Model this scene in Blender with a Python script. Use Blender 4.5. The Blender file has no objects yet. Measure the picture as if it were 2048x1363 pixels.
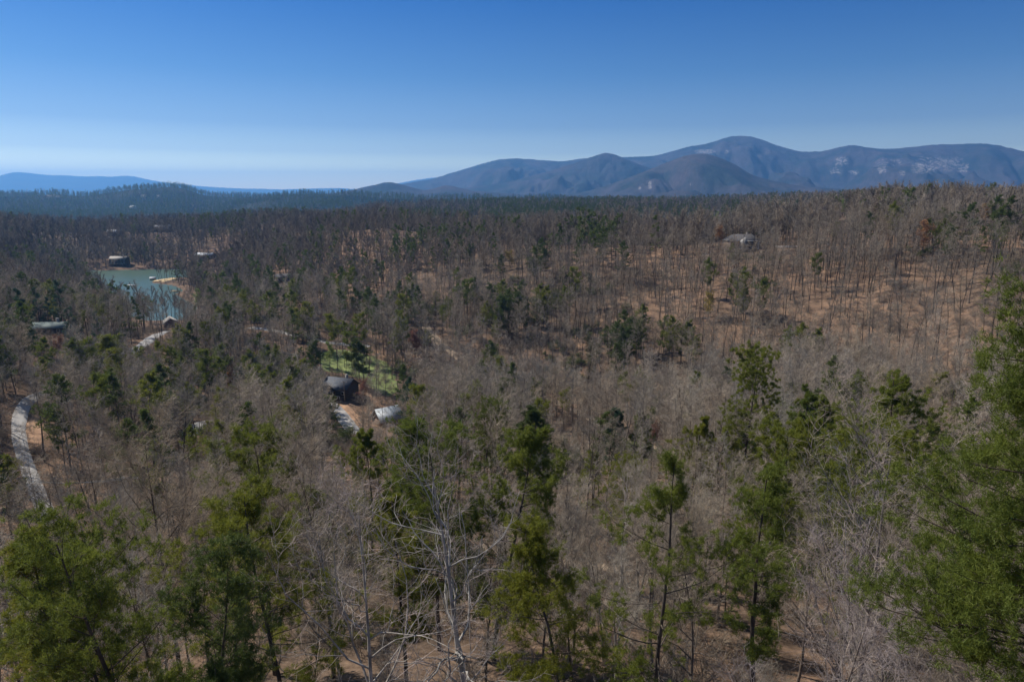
import bpy, math, random
import numpy as np
from mathutils import Vector, Matrix

# ------------------------------------------------------------------ camera, world, sun
S = bpy.context.scene
R = math.radians
F = 1365.0                     # focal length in pixels of the 2048 px wide photograph
HZ = 386.0                     # row of the true horizon
PITCH = math.atan((681.5 - HZ) / F)
SUN_AZ, SUN_EL = R(-62), R(47)   # azimuth from the view direction (left is negative)

cd = bpy.data.cameras.new('camera'); cam = bpy.data.objects.new('camera', cd)
S.collection.objects.link(cam); S.camera = cam
cd.sensor_width = 36; cd.lens = 36 * F / 2048; cd.clip_start = 0.1; cd.clip_end = 200000
cam.location = (0, 0, 0); cam.rotation_euler = (math.pi / 2 - PITCH, 0, 0)

w = bpy.data.worlds.new('World'); S.world = w; w.use_nodes = True
nt = w.node_tree; bg = nt.nodes['Background']
sky = nt.nodes.new('ShaderNodeTexSky'); sky.sky_type = 'NISHITA'; sky.sun_disc = False
sky.sun_elevation = SUN_EL; sky.sun_rotation = SUN_AZ
sky.altitude = 500; sky.air_density = 1.1; sky.dust_density = 0.3; sky.ozone_density = 3.0
tc = nt.nodes.new('ShaderNodeTexCoord'); sx = nt.nodes.new('ShaderNodeSeparateXYZ'); nt.links.new(tc.outputs['Generated'], sx.inputs[0])
tr = nt.nodes.new('ShaderNodeValToRGB'); nt.links.new(sx.outputs['Z'], tr.inputs[0])   # deeper blue with elevation
TINT = [(0.0, (4.2, 3.75, 2.35)), (0.03, (3.5, 3.15, 2.05)), (0.055, (1.55, 1.50, 1.42)), (0.09, (0.80, 0.91, 1.14)), (0.155, (0.38, 0.65, 1.02)), (0.245, (0.11, 0.44, 0.95)), (0.34, (0.28, 0.58, 1.0)), (0.6, (1.0, 1.05, 1.1))]
while len(tr.color_ramp.elements) < len(TINT): tr.color_ramp.elements.new(0.5)
for e, (a, b) in zip(tr.color_ramp.elements, TINT): e.position = a; e.color = (*b, 1)
vm = nt.nodes.new('ShaderNodeVectorMath'); vm.operation = 'MULTIPLY'
nt.links.new(sky.outputs[0], vm.inputs[0]); nt.links.new(tr.outputs[0], vm.inputs[1])
nt.links.new(vm.outputs[0], bg.inputs[0]); bg.inputs[1].default_value = 0.066

sl = bpy.data.lights.new('sun', 'SUN'); sl.energy = 5.0; sl.angle = R(0.5); sl.color = (1.0, 0.95, 0.87)
so = bpy.data.objects.new('sun', sl); S.collection.objects.link(so)
SDIR = Vector((math.sin(SUN_AZ) * math.cos(SUN_EL), math.cos(SUN_AZ) * math.cos(SUN_EL), math.sin(SUN_EL)))
so.rotation_euler = SDIR.to_track_quat('Z', 'Y').to_euler()
so.location = SDIR * 50

S.view_settings.view_transform = 'Standard'; S.view_settings.look = 'None'
S.view_settings.gamma = 1; S.view_settings.exposure = 0.28; S.view_settings.use_curve_mapping = False
S.render.engine = 'CYCLES'
S.cycles.use_denoising = True
S.cycles.max_bounces = 5; S.cycles.diffuse_bounces = 3; S.cycles.glossy_bounces = 2
S.cycles.transmission_bounces = 3; S.cycles.volume_bounces = 1; S.cycles.transparent_max_bounces = 8
S.cycles.caustics_reflective = False; S.cycles.caustics_refractive = False

rng = np.random.default_rng(7); random.seed(7)
COL = S.collection

# ------------------------------------------------------------------ materials
def mat(name): 
    m = bpy.data.materials.new(name); m.use_nodes = True
    return m, m.node_tree, m.node_tree.nodes['Principled BSDF']

def ramp(nt, fac, stops):
    r = nt.nodes.new('ShaderNodeValToRGB'); nt.links.new(fac, r.inputs[0])
    while len(r.color_ramp.elements) < len(stops): r.color_ramp.elements.new(0.5)
    for e, (p, c) in zip(r.color_ramp.elements, stops):
        e.position = p; e.color = (*c, 1)
    return r.outputs[0]

def noise(nt, scale, detail=3, rough=0.5, coord='Object', vec=None):
    if vec is None:
        tc = nt.nodes.new('ShaderNodeTexCoord'); vec = tc.outputs[coord]
    n = nt.nodes.new('ShaderNodeTexNoise'); n.inputs['Scale'].default_value = scale
    n.inputs['Detail'].default_value = detail; n.inputs['Roughness'].default_value = rough
    nt.links.new(vec, n.inputs['Vector'])
    return n.outputs['Fac']

def mix(nt, fac, a, b, mode='MIX'):
    m = nt.nodes.new('ShaderNodeMix'); m.data_type = 'RGBA'; m.blend_type = mode
    if isinstance(fac, (int, float)): m.inputs[0].default_value = fac
    else: nt.links.new(fac, m.inputs[0])
    for i, v in ((6, a), (7, b)):
        if isinstance(v, tuple): m.inputs[i].default_value = (*v, 1)
        else: nt.links.new(v, m.inputs[i])
    return m.outputs[2]

def bark_mat(name, dark, light, mid=None):
    m, nt, p = mat(name)
    oi = nt.nodes.new('ShaderNodeObjectInfo')
    n1 = noise(nt, 1.3, 4, 0.6)
    c = ramp(nt, n1, [(0.35, dark), (0.65, light)])
    v = ramp(nt, oi.outputs['Random'], [(0.0, (0.62, 0.64, 0.68)), (0.35, (0.95, 0.86, 0.78)), (0.65, (1.0, 1.0, 0.98)), (0.85, (1.15, 1.02, 0.86)), (1.0, (1.35, 1.3, 1.28))])
    c = mix(nt, 1.0, c, v, 'MULTIPLY')
    nt.links.new(c, p.inputs['Base Color']); p.inputs['Roughness'].default_value = 0.95
    p.inputs['Specular IOR Level'].default_value = 0.15
    return m

def leaf_mat(name, c0, c1, c2, trans=0.3):
    """needle or bud foliage: diffuse with some light passing through, tint varying per tree and per clump"""
    m, nt, p = mat(name)
    oi = nt.nodes.new('ShaderNodeObjectInfo')
    c = ramp(nt, oi.outputs['Random'], [(0.0, c0), (0.5, c1), (1.0, c2)])
    n1 = noise(nt, 1.1, 3, 0.6)
    v = ramp(nt, n1, [(0.3, (0.7, 0.75, 0.75)), (0.7, (1.3, 1.25, 1.1))])
    c = mix(nt, 1.0, c, v, 'MULTIPLY')
    nt.links.new(c, p.inputs['Base Color']); p.inputs['Roughness'].default_value = 0.6
    p.inputs['Specular IOR Level'].default_value = 0.25
    tr = nt.nodes.new('ShaderNodeBsdfTranslucent'); nt.links.new(c, tr.inputs[0])
    ms = nt.nodes.new('ShaderNodeMixShader'); ms.inputs[0].default_value = trans
    out = nt.nodes['Material Output']
    nt.links.new(p.outputs[0], ms.inputs[1]); nt.links.new(tr.outputs[0], ms.inputs[2])
    nt.links.new(ms.outputs[0], out.inputs[0])
    return m

def flat_mat(name, c, rough=0.8, var=0.15, scale=3.0, metal=0.0):
    m, nt, p = mat(name)
    n1 = noise(nt, scale, 4, 0.6)
    c = ramp(nt, n1, [(0.3, tuple(x * (1 - var) for x in c)), (0.7, tuple(min(1, x * (1 + var)) for x in c))])
    nt.links.new(c, p.inputs['Base Color']); p.inputs['Roughness'].default_value = rough
    p.inputs['Metallic'].default_value = metal
    return m

M = {}
M['bark'] = bark_mat('bark_grey', (0.10, 0.085, 0.072), (0.25, 0.215, 0.185))
M['twig'] = bark_mat('twig_grey', (0.22, 0.19, 0.152), (0.40, 0.35, 0.285))
M['twig_dark'] = bark_mat('twig_dark_grey', (0.105, 0.095, 0.09), (0.20, 0.18, 0.165))
M['twig_light'] = bark_mat('twig_light_grey', (0.27, 0.237, 0.195), (0.45, 0.40, 0.33))
M['bark_dark'] = bark_mat('bark_dark', (0.055, 0.045, 0.038), (0.12, 0.10, 0.085))
M['bark_white'] = bark_mat('bark_pale', (0.17, 0.155, 0.14), (0.42, 0.39, 0.355))
M['twig_pale'] = bark_mat('twig_pale', (0.30, 0.26, 0.25), (0.48, 0.42, 0.40))
M['needle'] = leaf_mat('needles_yellow_green', (0.20, 0.205, 0.026), (0.17, 0.19, 0.03), (0.13, 0.16, 0.028), 0.45)
M['needle_dark'] = leaf_mat('needles_dark', (0.085, 0.115, 0.03), (0.10, 0.13, 0.032), (0.125, 0.15, 0.034), 0.4)
M['needle_blue'] = leaf_mat('needles_blue_green', (0.06, 0.11, 0.06), (0.065, 0.11, 0.06), (0.06, 0.1, 0.05))
M['bud_orange'] = leaf_mat('buds_orange', (0.33, 0.17, 0.06), (0.33, 0.16, 0.07), (0.30, 0.15, 0.08))
M['bud_yellow'] = leaf_mat('buds_yellow', (0.36, 0.27, 0.06), (0.36, 0.27, 0.07), (0.36, 0.28, 0.07))
M['bud_red'] = leaf_mat('buds_red', (0.25, 0.11, 0.08), (0.27, 0.13, 0.09), (0.22, 0.11, 0.08))
M['bud_green'] = leaf_mat('leaves_spring_green', (0.25, 0.30, 0.05), (0.25, 0.32, 0.06), (0.22, 0.29, 0.06))

# ------------------------------------------------------------------ mesh helpers
def mesh_np(name, V, faces_list, mats=None, fmat=None, smooth=False):
    """faces_list: list of (n,k) index arrays"""
    me = bpy.data.meshes.new(name)
    V = np.asarray(V, dtype=np.float32).reshape(-1, 3)
    me.vertices.add(len(V)); me.vertices.foreach_set('co', V.ravel())
    tot = [np.full(len(f), f.shape[1], dtype=np.int32) for f in faces_list if len(f)]
    idx = [np.asarray(f, dtype=np.int32).ravel() for f in faces_list if len(f)]
    tot = np.concatenate(tot); idx = np.concatenate(idx)
    me.loops.add(len(idx)); me.loops.foreach_set('vertex_index', idx)
    me.polygons.add(len(tot))
    st = np.concatenate([[0], np.cumsum(tot)[:-1]]).astype(np.int32)
    me.polygons.foreach_set('loop_start', st)
    try: me.polygons.foreach_set('loop_total', tot)
    except Exception: pass
    if smooth: me.polygons.foreach_set('use_smooth', np.ones(len(tot), dtype=bool))
    for m in (mats or []): me.materials.append(m)
    if fmat is not None: me.polygons.foreach_set('material_index', np.asarray(fmat, dtype=np.int32))
    me.update(calc_edges=True)
    return me

def tubes(P0, P1, R0, R1, sides):
    """prisms along segments -> verts, quads"""
    n = len(P0)
    D = P1 - P0; L = np.linalg.norm(D, axis=1, keepdims=True) + 1e-9; D = D / L
    ref = np.where(np.abs(D[:, 2:3]) > 0.9, np.array([[1.0, 0, 0]]), np.array([[0, 0, 1.0]]))
    A = np.cross(D, ref); A /= np.linalg.norm(A, axis=1, keepdims=True) + 1e-9
    B = np.cross(D, A)
    an = np.arange(sides) * 2 * math.pi / sides
    ring = A[:, None, :] * np.cos(an)[None, :, None] + B[:, None, :] * np.sin(an)[None, :, None]
    V = np.concatenate([P0[:, None] + ring * R0[:, None, None], P1[:, None] + ring * R1[:, None, None]], axis=1)
    base = (np.arange(n) * 2 * sides)[:, None]
    i = np.arange(sides)[None, :]; j = (i + 1) % sides
    Q = np.stack([base + i, base + j, base + j + sides, base + i + sides], axis=-1).reshape(-1, 4)
    return V.reshape(-1, 3), Q

class Geo:
    def __init__(s): s.V = []; s.Q = []; s.T = []; s.n = 0
    def tube(s, P0, P1, R0, R1, sides):
        V, Q = tubes(P0, P1, R0, R1, sides); s.V.append(V); s.Q.append(Q + s.n); s.n += len(V)
    def lines(s, pts, rad, sides, r):
        """pts (N,k,3), rad (N,k): tubes along all the polylines"""
        d = pts[:, 1:] - pts[:, :-1]
        P0 = pts[:, :-1].reshape(-1, 3); P1 = (pts[:, 1:] + d * 0.03).reshape(-1, 3)
        s.tube(P0, P1, rad[:, :-1].ravel(), rad[:, 1:].ravel(), sides)
    def tris(s, V):
        V = V.reshape(-1, 3); s.V.append(V); s.T.append(np.arange(len(V)).reshape(-1, 3) + s.n); s.n += len(V)
    def mesh(s, name, m):
        return mesh_np(name, np.concatenate(s.V), [np.concatenate(x) for x in (s.Q, s.T) if x], [m])

def unit(v): return v / (np.linalg.norm(v, axis=-1, keepdims=True) + 1e-9)

def grow(r, P, D, L, Rd, nseg, wig, trop, tip=0.25):
    N = len(P); pts = np.zeros((N, nseg + 1, 3)); pts[:, 0] = P; d = unit(D)
    up = np.array([0, 0, 1.0])
    for k in range(nseg):
        d = unit(d + r.normal(0, wig, (N, 3)) + up * trop)
        pts[:, k + 1] = pts[:, k] + d * (L / nseg)[:, None]
    t = np.linspace(0, 1, nseg + 1)
    rad = Rd[:, None] * (1 - (1 - tip) * t[None, :])
    return pts, rad

def spawn(r, pts, rad, m, t0, t1, ang, angv, lr, rr, Lpar, taper=0.5):
    """m children for each polyline"""
    N, K, _ = pts.shape
    t = t0 + (t1 - t0) * (np.arange(m)[None, :] + r.random((N, m))) / m
    f = t * (K - 1); i = np.minimum(f.astype(int), K - 2); fr = (f - i)[..., None]
    n = np.arange(N)[:, None]
    P = pts[n, i] * (1 - fr) + pts[n, i + 1] * fr
    T = unit(pts[n, i + 1] - pts[n, i])
    rd = rad[n, i] * (1 - fr[..., 0]) + rad[n, i + 1] * fr[..., 0]
    q = r.normal(size=P.shape); q = unit(q - (q * T).sum(-1, keepdims=True) * T)
    a = np.radians(ang + r.normal(0, angv, (N, m)))[..., None]
    D = T * np.cos(a) + q * np.sin(a)
    L = Lpar[:, None] * lr * (1 - taper * t) * r.uniform(0.7, 1.25, (N, m))
    Rr = np.minimum(rd * 0.8, rd * rr * r.uniform(0.8, 1.15, (N, m)))
    return P.reshape(-1, 3), D.reshape(-1, 3), L.ravel(), Rr.ravel()

# ------------------------------------------------------------------ tree kinds
def bare_tree(seed, H, detail, spread=0.30, base=0.42, rt=0.17, twig_r=0.006, fork=False, lean=0.03, mt='bark', mc='twig', limb_n=15, buds=None, budn=0, crook=0.11, tw=1.0):
    """detail 3 = near, 2 = middle distance, 1 = far. Returns the trunk mesh and the crown mesh."""
    r = np.random.default_rng(seed)
    g = Geo(); c = Geo()
    P = np.array([[0, 0, -0.6]]); D = np.array([[r.normal(0, lean), r.normal(0, lean), 1.0]])
    n = {3: 12, 2: 6, 1: 3}[detail]
    side = {3: 7, 2: 4, 1: 3}[detail]
    pts, rad = grow(r, P, D, np.array([H + 0.6]), np.array([rt]), n, 0.035, 0.03, 0.10)
    g.lines(pts, rad, side, r)
    L0 = np.array([H])
    nl = {3: limb_n + 4, 2: 13, 1: 9}[detail]
    P, D, L, Rr = spawn(r, pts, rad, nl, base, 0.97, 46, 12, spread * 1.3, 0.55, L0, 0.50)
    D[:, 2] = np.abs(D[:, 2])
    if detail == 1:
        p1, r1 = grow(r, P, D, L, Rr, 2, 0.15, 0.16, 0.3); g.lines(p1, np.maximum(r1, twig_r * 1.5), 3, r)
        P, D, L, Rr = spawn(r, p1, r1, 22, 0.15, 1.0, 46, 16, 0.50, 0.5, L, 0.45)
        p2, r2 = grow(r, P, D, L, Rr * 0 + twig_r, 1, 0.2, 0.2, 0.4); c.lines(p2, r2, 3, r)
        return g.mesh('far_bare_trunk', M[mt]), c.mesh('far_bare_crown', M[mc])
    k = 7 if detail == 3 else 4
    p1, r1 = grow(r, P, D, L, Rr, k, crook, 0.10, 0.22); g.lines(p1, r1, 5 if detail == 3 else 3, r)
    P, D, L1, Rr = spawn(r, p1, r1, max(4, int((10 if detail == 3 else 7) * tw)), 0.12, 1.0, 46, 14, 0.52, 0.55, L, 0.45)
    p2, r2 = grow(r, P, D, L1, np.maximum(Rr, twig_r * 1.6), 5 if detail == 3 else 3, crook * 1.15, 0.09, 0.4)
    (g if detail == 3 else c).lines(p2, r2, 4 if detail == 3 else 3, r)
    P, D, L2, Rr = spawn(r, p2, r2, max(4, int((9 if detail == 3 else 8) * tw)), 0.08, 1.0, 42, 15, 0.60, 0.55, L1, 0.45)
    p3, r3 = grow(r, P, D, L2, np.maximum(Rr, twig_r), 3 if detail == 3 else 2, 0.16, 0.08, 0.5); c.lines(p3, r3, 3, r)
    tips = p3
    if detail == 3:
        P, D, L3, Rr = spawn(r, p3, r3, max(3, int(6 * tw)), 0.1, 1.0, 40, 14, 0.75, 0.7, L2, 0.3)
        p4, r4 = grow(r, P, D, L3, np.maximum(Rr * 0, twig_r * 0.8), 2, 0.16, 0.05, 0.5); c.lines(p4, r4, 3, r)
        tips = p4
    else:
        P, D, L3, Rr = spawn(r, p3, r3, 2, 0.3, 1.0, 36, 14, 0.75, 0.7, L2, 0.3)
        p4, r4 = grow(r, P, D, L3, Rr * 0 + twig_r * 0.8, 1, 0.16, 0.05, 0.5); c.lines(p4, r4, 3, r)
    gm = g.mesh('bare_trunk', M[mt]); 
    if buds:
        b = Geo(); T = tips[r.permutation(len(tips))[:budn], -1]
        s = 0.10 if detail == 3 else 0.42
        a = T[:, None, None] + r.normal(0, s, (len(T), 3, 1, 3)); a = a + r.normal(0, s * 0.55, (len(T), 3, 3, 3))
        b.tris(a)
        V = np.concatenate(c.V); nv = len(V); Q = np.concatenate(c.Q); TT = np.concatenate(b.T) + nv
        cm = mesh_np('budding_crown', np.concatenate([V] + b.V), [Q, TT], [M[mc], M[buds]], np.r_[np.zeros(len(Q)), np.ones(len(TT))])
        return gm, cm
    return gm, c.mesh('bare_crown', M[mc])

def tufts(r, C, A, K, size, wid, spreadf=0.8):
    """K thin blades out of each centre C, mostly along the axis A"""
    N = len(C)
    d = unit(A[:, None] + r.normal(0, spreadf, (N, K, 3)))
    ln = size * r.uniform(0.6, 1.2, (N, K, 1))
    sd = unit(np.cross(d, r.normal(size=(N, K, 3)))) * wid
    c = C[:, None] + r.normal(0, size * 0.25, (N, K, 3))
    return np.stack([c - sd, c + sd, c + d * ln], axis=2)

def pine(seed, H, detail, style='virginia', crown_base=0.35, width=0.19, mt='bark_dark', mc='needle', fork=False, lean=0.02, dens=1.0, rt=None, leader=0.0, K=26, bw=0.010, bl=0.19, sub=3, nb=9, sig=0.13, wav=0.03):
    """style: virginia (loose, open), cone (white pine, layered), round (flat-topped loblolly)"""
    r = np.random.default_rng(seed); g = Geo(); c = Geo()
    n = {3: 14, 2: 6, 1: 2}[detail]; side = {3: 7, 2: 4, 1: 3}[detail]
    rt = rt or H * 0.0105
    P = np.array([[0, 0, -0.6]]); D = np.array([[r.normal(0, lean), r.normal(0, lean), 1.0]])
    stems = []
    pts, rad = grow(r, P, D, np.array([H + 0.6]), np.array([rt]), n, wav if style != 'cone' else 0.01, 0.04, 0.12)
    g.lines(pts, rad, side, r); stems.append((pts, rad, H, crown_base))
    if fork:
        k = int(n * 0.36)
        q = unit(np.array([[-0.42, 0.1, 1.0]]))
        fp, fr = grow(r, pts[:, k], q, np.array([H * 0.56]), rad[:, k] * 0.8, 8, 0.03, 0.12, 0.15)
        g.lines(fp, fr, side, r); stems.append((fp, fr, H * 0.56, 0.12))
    for pts, rad, hh, cb in stems:
        m = int({3: 58, 2: 30, 1: 14}[detail] * dens * (hh / H))
        P, D, L, Rr = spawn(r, pts, rad, m, cb, 0.985, 80, 8, 1.0, 0.38, np.array([H]), 0.0)
        t = np.clip((P[:, 2] / pts[0, -1, 2] - cb) / (1 - cb), 0, 1)
        if style == 'cone':   prof = (1 - t) ** 0.8 * 1.0 + 0.05; up = 0.02 + 0.35 * t; trop = 0.03
        elif style == 'layer': prof = np.minimum(0.60 + 0.42 * (1 - t), 0.25 + (1 - t) * 2.6) * r.uniform(0.65, 1.12, len(t)); up = 0.04 + 0.2 * t; trop = 0.03
        elif style == 'round': prof = np.sqrt(np.clip(1 - (t * 1.0) ** 3, 0, 1)) * (0.45 + 0.55 * t) + 0.22; up = 0.1 + 0.85 * t; trop = 0.06
        else:                  prof = np.clip(np.sin(np.clip(t * 0.86 + 0.17, 0, 1) * math.pi), 0.26, 1) * r.uniform(0.5, 1.25, len(t)); up = 0.0 + 0.6 * t; trop = 0.05
        L = H * width * (1.05 if detail == 3 else 1.25) * prof * r.uniform(0.75, 1.2, len(t))
        D = D.copy(); D[:, 2] = up; D = unit(D)
        k = {3: 6, 2: 3, 1: 1}[detail]
        p1, r1 = grow(r, P, D, L, np.minimum(Rr, 0.012 + L * 0.014), k, 0.08, trop, 0.25)
        g.lines(p1, np.maximum(r1, 0.012 if detail == 3 else 0.02), 4 if detail == 3 else 3, r)
        if detail == 1:
            T = p1[:, :1] + (p1[:, -1:] - p1[:, :1]) * r.uniform(0.25, 1.05, (len(p1), 9, 1)) + r.normal(0, 0.12, (len(p1), 9, 3)) * L[:, None, None]
            A = np.repeat(unit(p1[:, -1] - p1[:, 0])[:, None], 9, 1) + np.array([0, 0, 0.5])
            c.tris(tufts(r, T.reshape(-1, 3), A.reshape(-1, 3), 5, 0.85, 0.22, 0.9)); continue
        P, D, L1, Rr = spawn(r, p1, r1, nb if detail == 3 else 7, 0.20, 1.0, 48, 12, 0.46, 0.5, L, 0.45)
        D[:, 2] = D[:, 2] * 0.45 + 0.12
        p2, r2 = grow(r, P, D, np.maximum(L1, 0.25), np.maximum(Rr, 0.008), 3 if detail == 3 else 1, 0.12, trop + 0.04, 0.4)
        g.lines(p2, r2, 3, r)
        if detail == 3:
            P, D, L2, _ = spawn(r, p2, r2, sub, 0.25, 1.0, 45, 14, 0.55, 0.6, np.maximum(L1, 0.25), 0.3)
            e = P + unit(D) * L2[:, None] * r.uniform(0.5, 1, (len(P), 1))
            tip = p2[:, -1]; ax = unit(p2[:, -1] - p2[:, -2])
            if style in ('layer', 'round', 'cone') or sig > 0.14:
                q = sub + 2; cl = np.repeat(tip - ax * 0.05, q, 0) + r.normal(0, sig, (len(tip) * q, 3)); C = np.concatenate([cl, tip]); A = np.concatenate([np.repeat(ax, q, 0), ax]) * 0.4 + np.array([0, 0, 0.6])
            else:
                C = np.concatenate([e, tip, tip - ax * 0.16]); A = np.concatenate([unit(D), ax, ax]) * 0.5 + np.array([0, 0, 0.55])
            c.tris(tufts(r, C, A, K, bl, bw, 0.9))
        else:
            T = p2[:, :1] + (p2[:, -1:] - p2[:, :1]) * r.uniform(0.2, 1.1, (len(p2), 4, 1)) + r.normal(0, 0.18, (len(p2), 4, 3))
            A = np.repeat(unit(p2[:, -1] - p2[:, 0])[:, None], 4, 1) + np.array([0, 0, 0.5])
            c.tris(tufts(r, T.reshape(-1, 3), A.reshape(-1, 3), 9, 0.45, 0.055, 0.8))
    return g.mesh('pine_trunk', M[mt]), c.mesh('pine_crown', M[mc])

# ------------------------------------------------------------------ pixels, rays, terrain
CP, SP = math.cos(PITCH), math.sin(PITCH)
def ray(px, py):
    u = (np.asarray(px, float) - 1024) / F; v = (681.5 - np.asarray(py, float)) / F
    return u, CP + v * SP, -SP + v * CP
def tanz(px, py):
    x, y, z = ray(px, py); return z / np.hypot(x, y)
def az_of(px): return np.degrees(np.arctan2((np.asarray(px, float) - 1024) / F, CP + (681.5 - HZ) / F * SP))
def azpy(px, py):
    x, y, z = ray(px, py); return np.degrees(np.arctan2(x, y))
def project(x, y, z):
    """world -> pixel of the 2048 wide photograph, depth"""
    d = y * CP - z * SP; v = y * SP + z * CP
    d = np.where(np.abs(d) < 1e-6, 1e-6, d)
    return 1024 + F * x / d, 681.5 - F * v / d, d

# ground control: column px -> (distance, row) or (distance, 'z', height)
Z = 'z'
NEARL = [(8, Z, -27), (15, Z, -27.5), (30, Z, -30), (60, Z, -39.5), (110, Z, -49)]
FAR = [(3200, Z, -95), (6000, Z, -110), (12000, Z, -110), (40000, Z, -140)]
CT = {
 -700: NEARL + [(160, Z, -54), (300, Z, -55), (500, Z, -50), (1000, Z, -45)] + FAR,
 0:   NEARL + [(156, Z, -55), (230, 768), (300, 700), (360, 655), (470, 600), (650, 545), (800, 500), (1000, 462), (1150, 456), (1400, Z, -80), (2000, Z, -98)] + FAR,
 300: NEARL + [(160, Z, -58), (230, Z, -70), (310, 705), (400, 662), (470, Z, -77), (600, Z, -82), (780, Z, -80), (850, 520), (980, 472), (1080, 459), (1400, Z, -78), (2000, Z, -98)] + FAR,
 550: NEARL + [(160, Z, -60), (240, 840), (300, 720), (350, 660), (430, 610), (520, 562), (700, 500), (850, 462), (1000, 446), (1300, Z, -62), (1600, Z, -80), (2200, Z, -92)] + FAR,
 750: NEARL + [(160, Z, -61), (240, 835), (290, 750), (330, 692), (400, 620), (500, 550), (600, 490), (700, 458), (850, Z, -52), (1150, Z, -58), (1500, 426), (2000, Z, -72)] + FAR,
 950: NEARL + [(160, Z, -62), (240, 838), (290, 765), (340, 680), (400, 600), (500, 520), (660, 470), (780, Z, -52), (1050, Z, -60), (1450, 428), (1800, 416), (2300, Z, -70)] + FAR,
 1200: NEARL + [(160, Z, -62), (240, 850), (275, 795), (320, 690), (380, 590), (440, 522), (520, 482), (640, Z, -52), (850, Z, -60), (1200, 436), (1700, 416), (2300, Z, -70)] + FAR,
 1450: NEARL + [(150, Z, -60), (220, 862), (265, 805), (310, 695), (360, 590), (420, 515), (480, 482), (600, Z, -46), (850, Z, -56), (1200, 432), (1700, 412), (2300, Z, -65)] + FAR,
 1700: NEARL + [(150, Z, -59), (210, 860), (260, 795), (305, 695), (350, 595), (410, 510), (470, 472), (560, 450), (800, 428), (1400, 408), (2600, Z, -40)] + FAR,
 1950: NEARL + [(150, Z, -57), (205, 850), (255, 770), (300, 680), (345, 590), (400, 515), (470, 474), (600, 446), (800, 430), (1400, 406), (2600, Z, -60)] + FAR,
 2750: NEARL + [(150, Z, -55), (300, Z, -58), (450, Z, -38), (800, Z, -28), (1400, Z, -30)] + FAR,
}
pp = []
for px, rows in CT.items():
    for row in rows:
        rr = row[0]
        T = row[2] / rr if len(row) == 3 else float(tanz(px, row[1]))
        a = float(az_of(px)) if len(row) == 3 else float(azpy(px, row[1]))
        pp.append((a, rr, T))
pp = np.array(pp)
KA = 1 / 14.0
def feat(a, lr): return np.stack([a * KA, lr * 1.6], axis=-1)
Xc = feat(pp[:, 0], np.log(pp[:, 1])); Zc = pp[:, 2]
def tps_k(A, B):
    d2 = ((A[:, None] - B[None]) ** 2).sum(-1); return 0.5 * d2 * np.log(d2 + 1e-12)
n = len(Xc); Kk = tps_k(Xc, Xc) + np.eye(n) * 0.01
Pm = np.c_[np.ones(n), Xc]
A = np.block([[Kk, Pm], [Pm.T, np.zeros((3, 3))]])
sol = np.linalg.solve(A, np.r_[Zc, 0, 0, 0])
def tps(a, lr):
    X = feat(a.ravel(), lr.ravel()); out = np.empty(len(X))
    for i in range(0, len(X), 20000):
        x = X[i:i + 20000]
        out[i:i + 20000] = tps_k(x, Xc) @ sol[:n] + sol[n] + x @ sol[n + 1:]
    return out.reshape(a.shape)

def vnoise(x, y, seed=0):
    xi = np.floor(x).astype(np.int64); yi = np.floor(y).astype(np.int64); fx = x - xi; fy = y - yi
    def h(a, b):
        v = (a * 374761393 + b * 668265263 + seed * 974634777) & 0x7fffffff
        v = ((v ^ (v >> 13)) * 1274126177) & 0x7fffffff
        return ((v ^ (v >> 16)) & 0xffff) / 65535.0
    u = fx * fx * (3 - 2 * fx); v = fy * fy * (3 - 2 * fy)
    return (h(xi, yi) * (1 - u) + h(xi + 1, yi) * u) * (1 - v) + (h(xi, yi + 1) * (1 - u) + h(xi + 1, yi + 1) * u) * v
def fbm(x, y, oct=4, seed=0):
    s = 0; a = 0.5
    for o in range(oct): s = s + a * vnoise(x, y, seed + o * 17); x = x * 2.03 + 11.3; y = y * 2.03 + 5.7; a *= 0.5
    return s

# coarse T table then bilinear lookups
AZ = np.linspace(-60, 60, 161); LR = np.linspace(math.log(2), math.log(80000), 420)
TG = tps(*np.meshgrid(AZ, LR, indexing='ij'))
TM = 0.5 * (TG[0] + TG[-1])
def bil(G, a, lr):
    f = np.clip((a - AZ[0]) / (AZ[1] - AZ[0]), 0, len(AZ) - 1.001); g = np.clip((lr - LR[0]) / (LR[1] - LR[0]), 0, len(LR) - 1.001)
    i = f.astype(int); j = g.astype(int); u = f - i; v = g - j
    return (G[i, j] * (1 - u) + G[i + 1, j] * u) * (1 - v) + (G[i, j + 1] * (1 - u) + G[i + 1, j + 1] * u) * v

LAKE_Z = -78.0
def on_plane(px, py, z):
    x, y, zz = ray(px, py); t = z / zz; return x * t, y * t
lake_px = [(172, 541), (235, 540), (300, 538.5), (345, 538), (385, 541), (420, 545), (415, 553), (352, 556), (312, 562), (300, 565), (345, 570), (368, 580), (352, 588), (372, 600),
           (395, 612), (392, 628), (370, 640), (300, 642), (255, 632), (225, 612), (196, 590), (180, 570), (165, 555)]
lake_xy = np.array([on_plane(a, b, LAKE_Z) for a, b in lake_px])
def poly_sd(x, y, P):
    """signed distance, negative inside"""
    d = np.full(x.shape, 1e18); ins = np.zeros(x.shape, bool); n = len(P)
    for i in range(n):
        ax, ay = P[i]; bx, by = P[(i + 1) % n]; ex, ey = bx - ax, by - ay
        t = np.clip(((x - ax) * ex + (y - ay) * ey) / (ex * ex + ey * ey), 0, 1)
        d = np.minimum(d, (x - ax - t * ex) ** 2 + (y - ay - t * ey) ** 2)
        c = ((ay > y) != (by > y)) & (x < (bx - ax) * (y - ay) / (by - ay + 1e-12) + ax)
        ins ^= c
    return np.where(ins, -1, 1) * np.sqrt(d)

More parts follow.
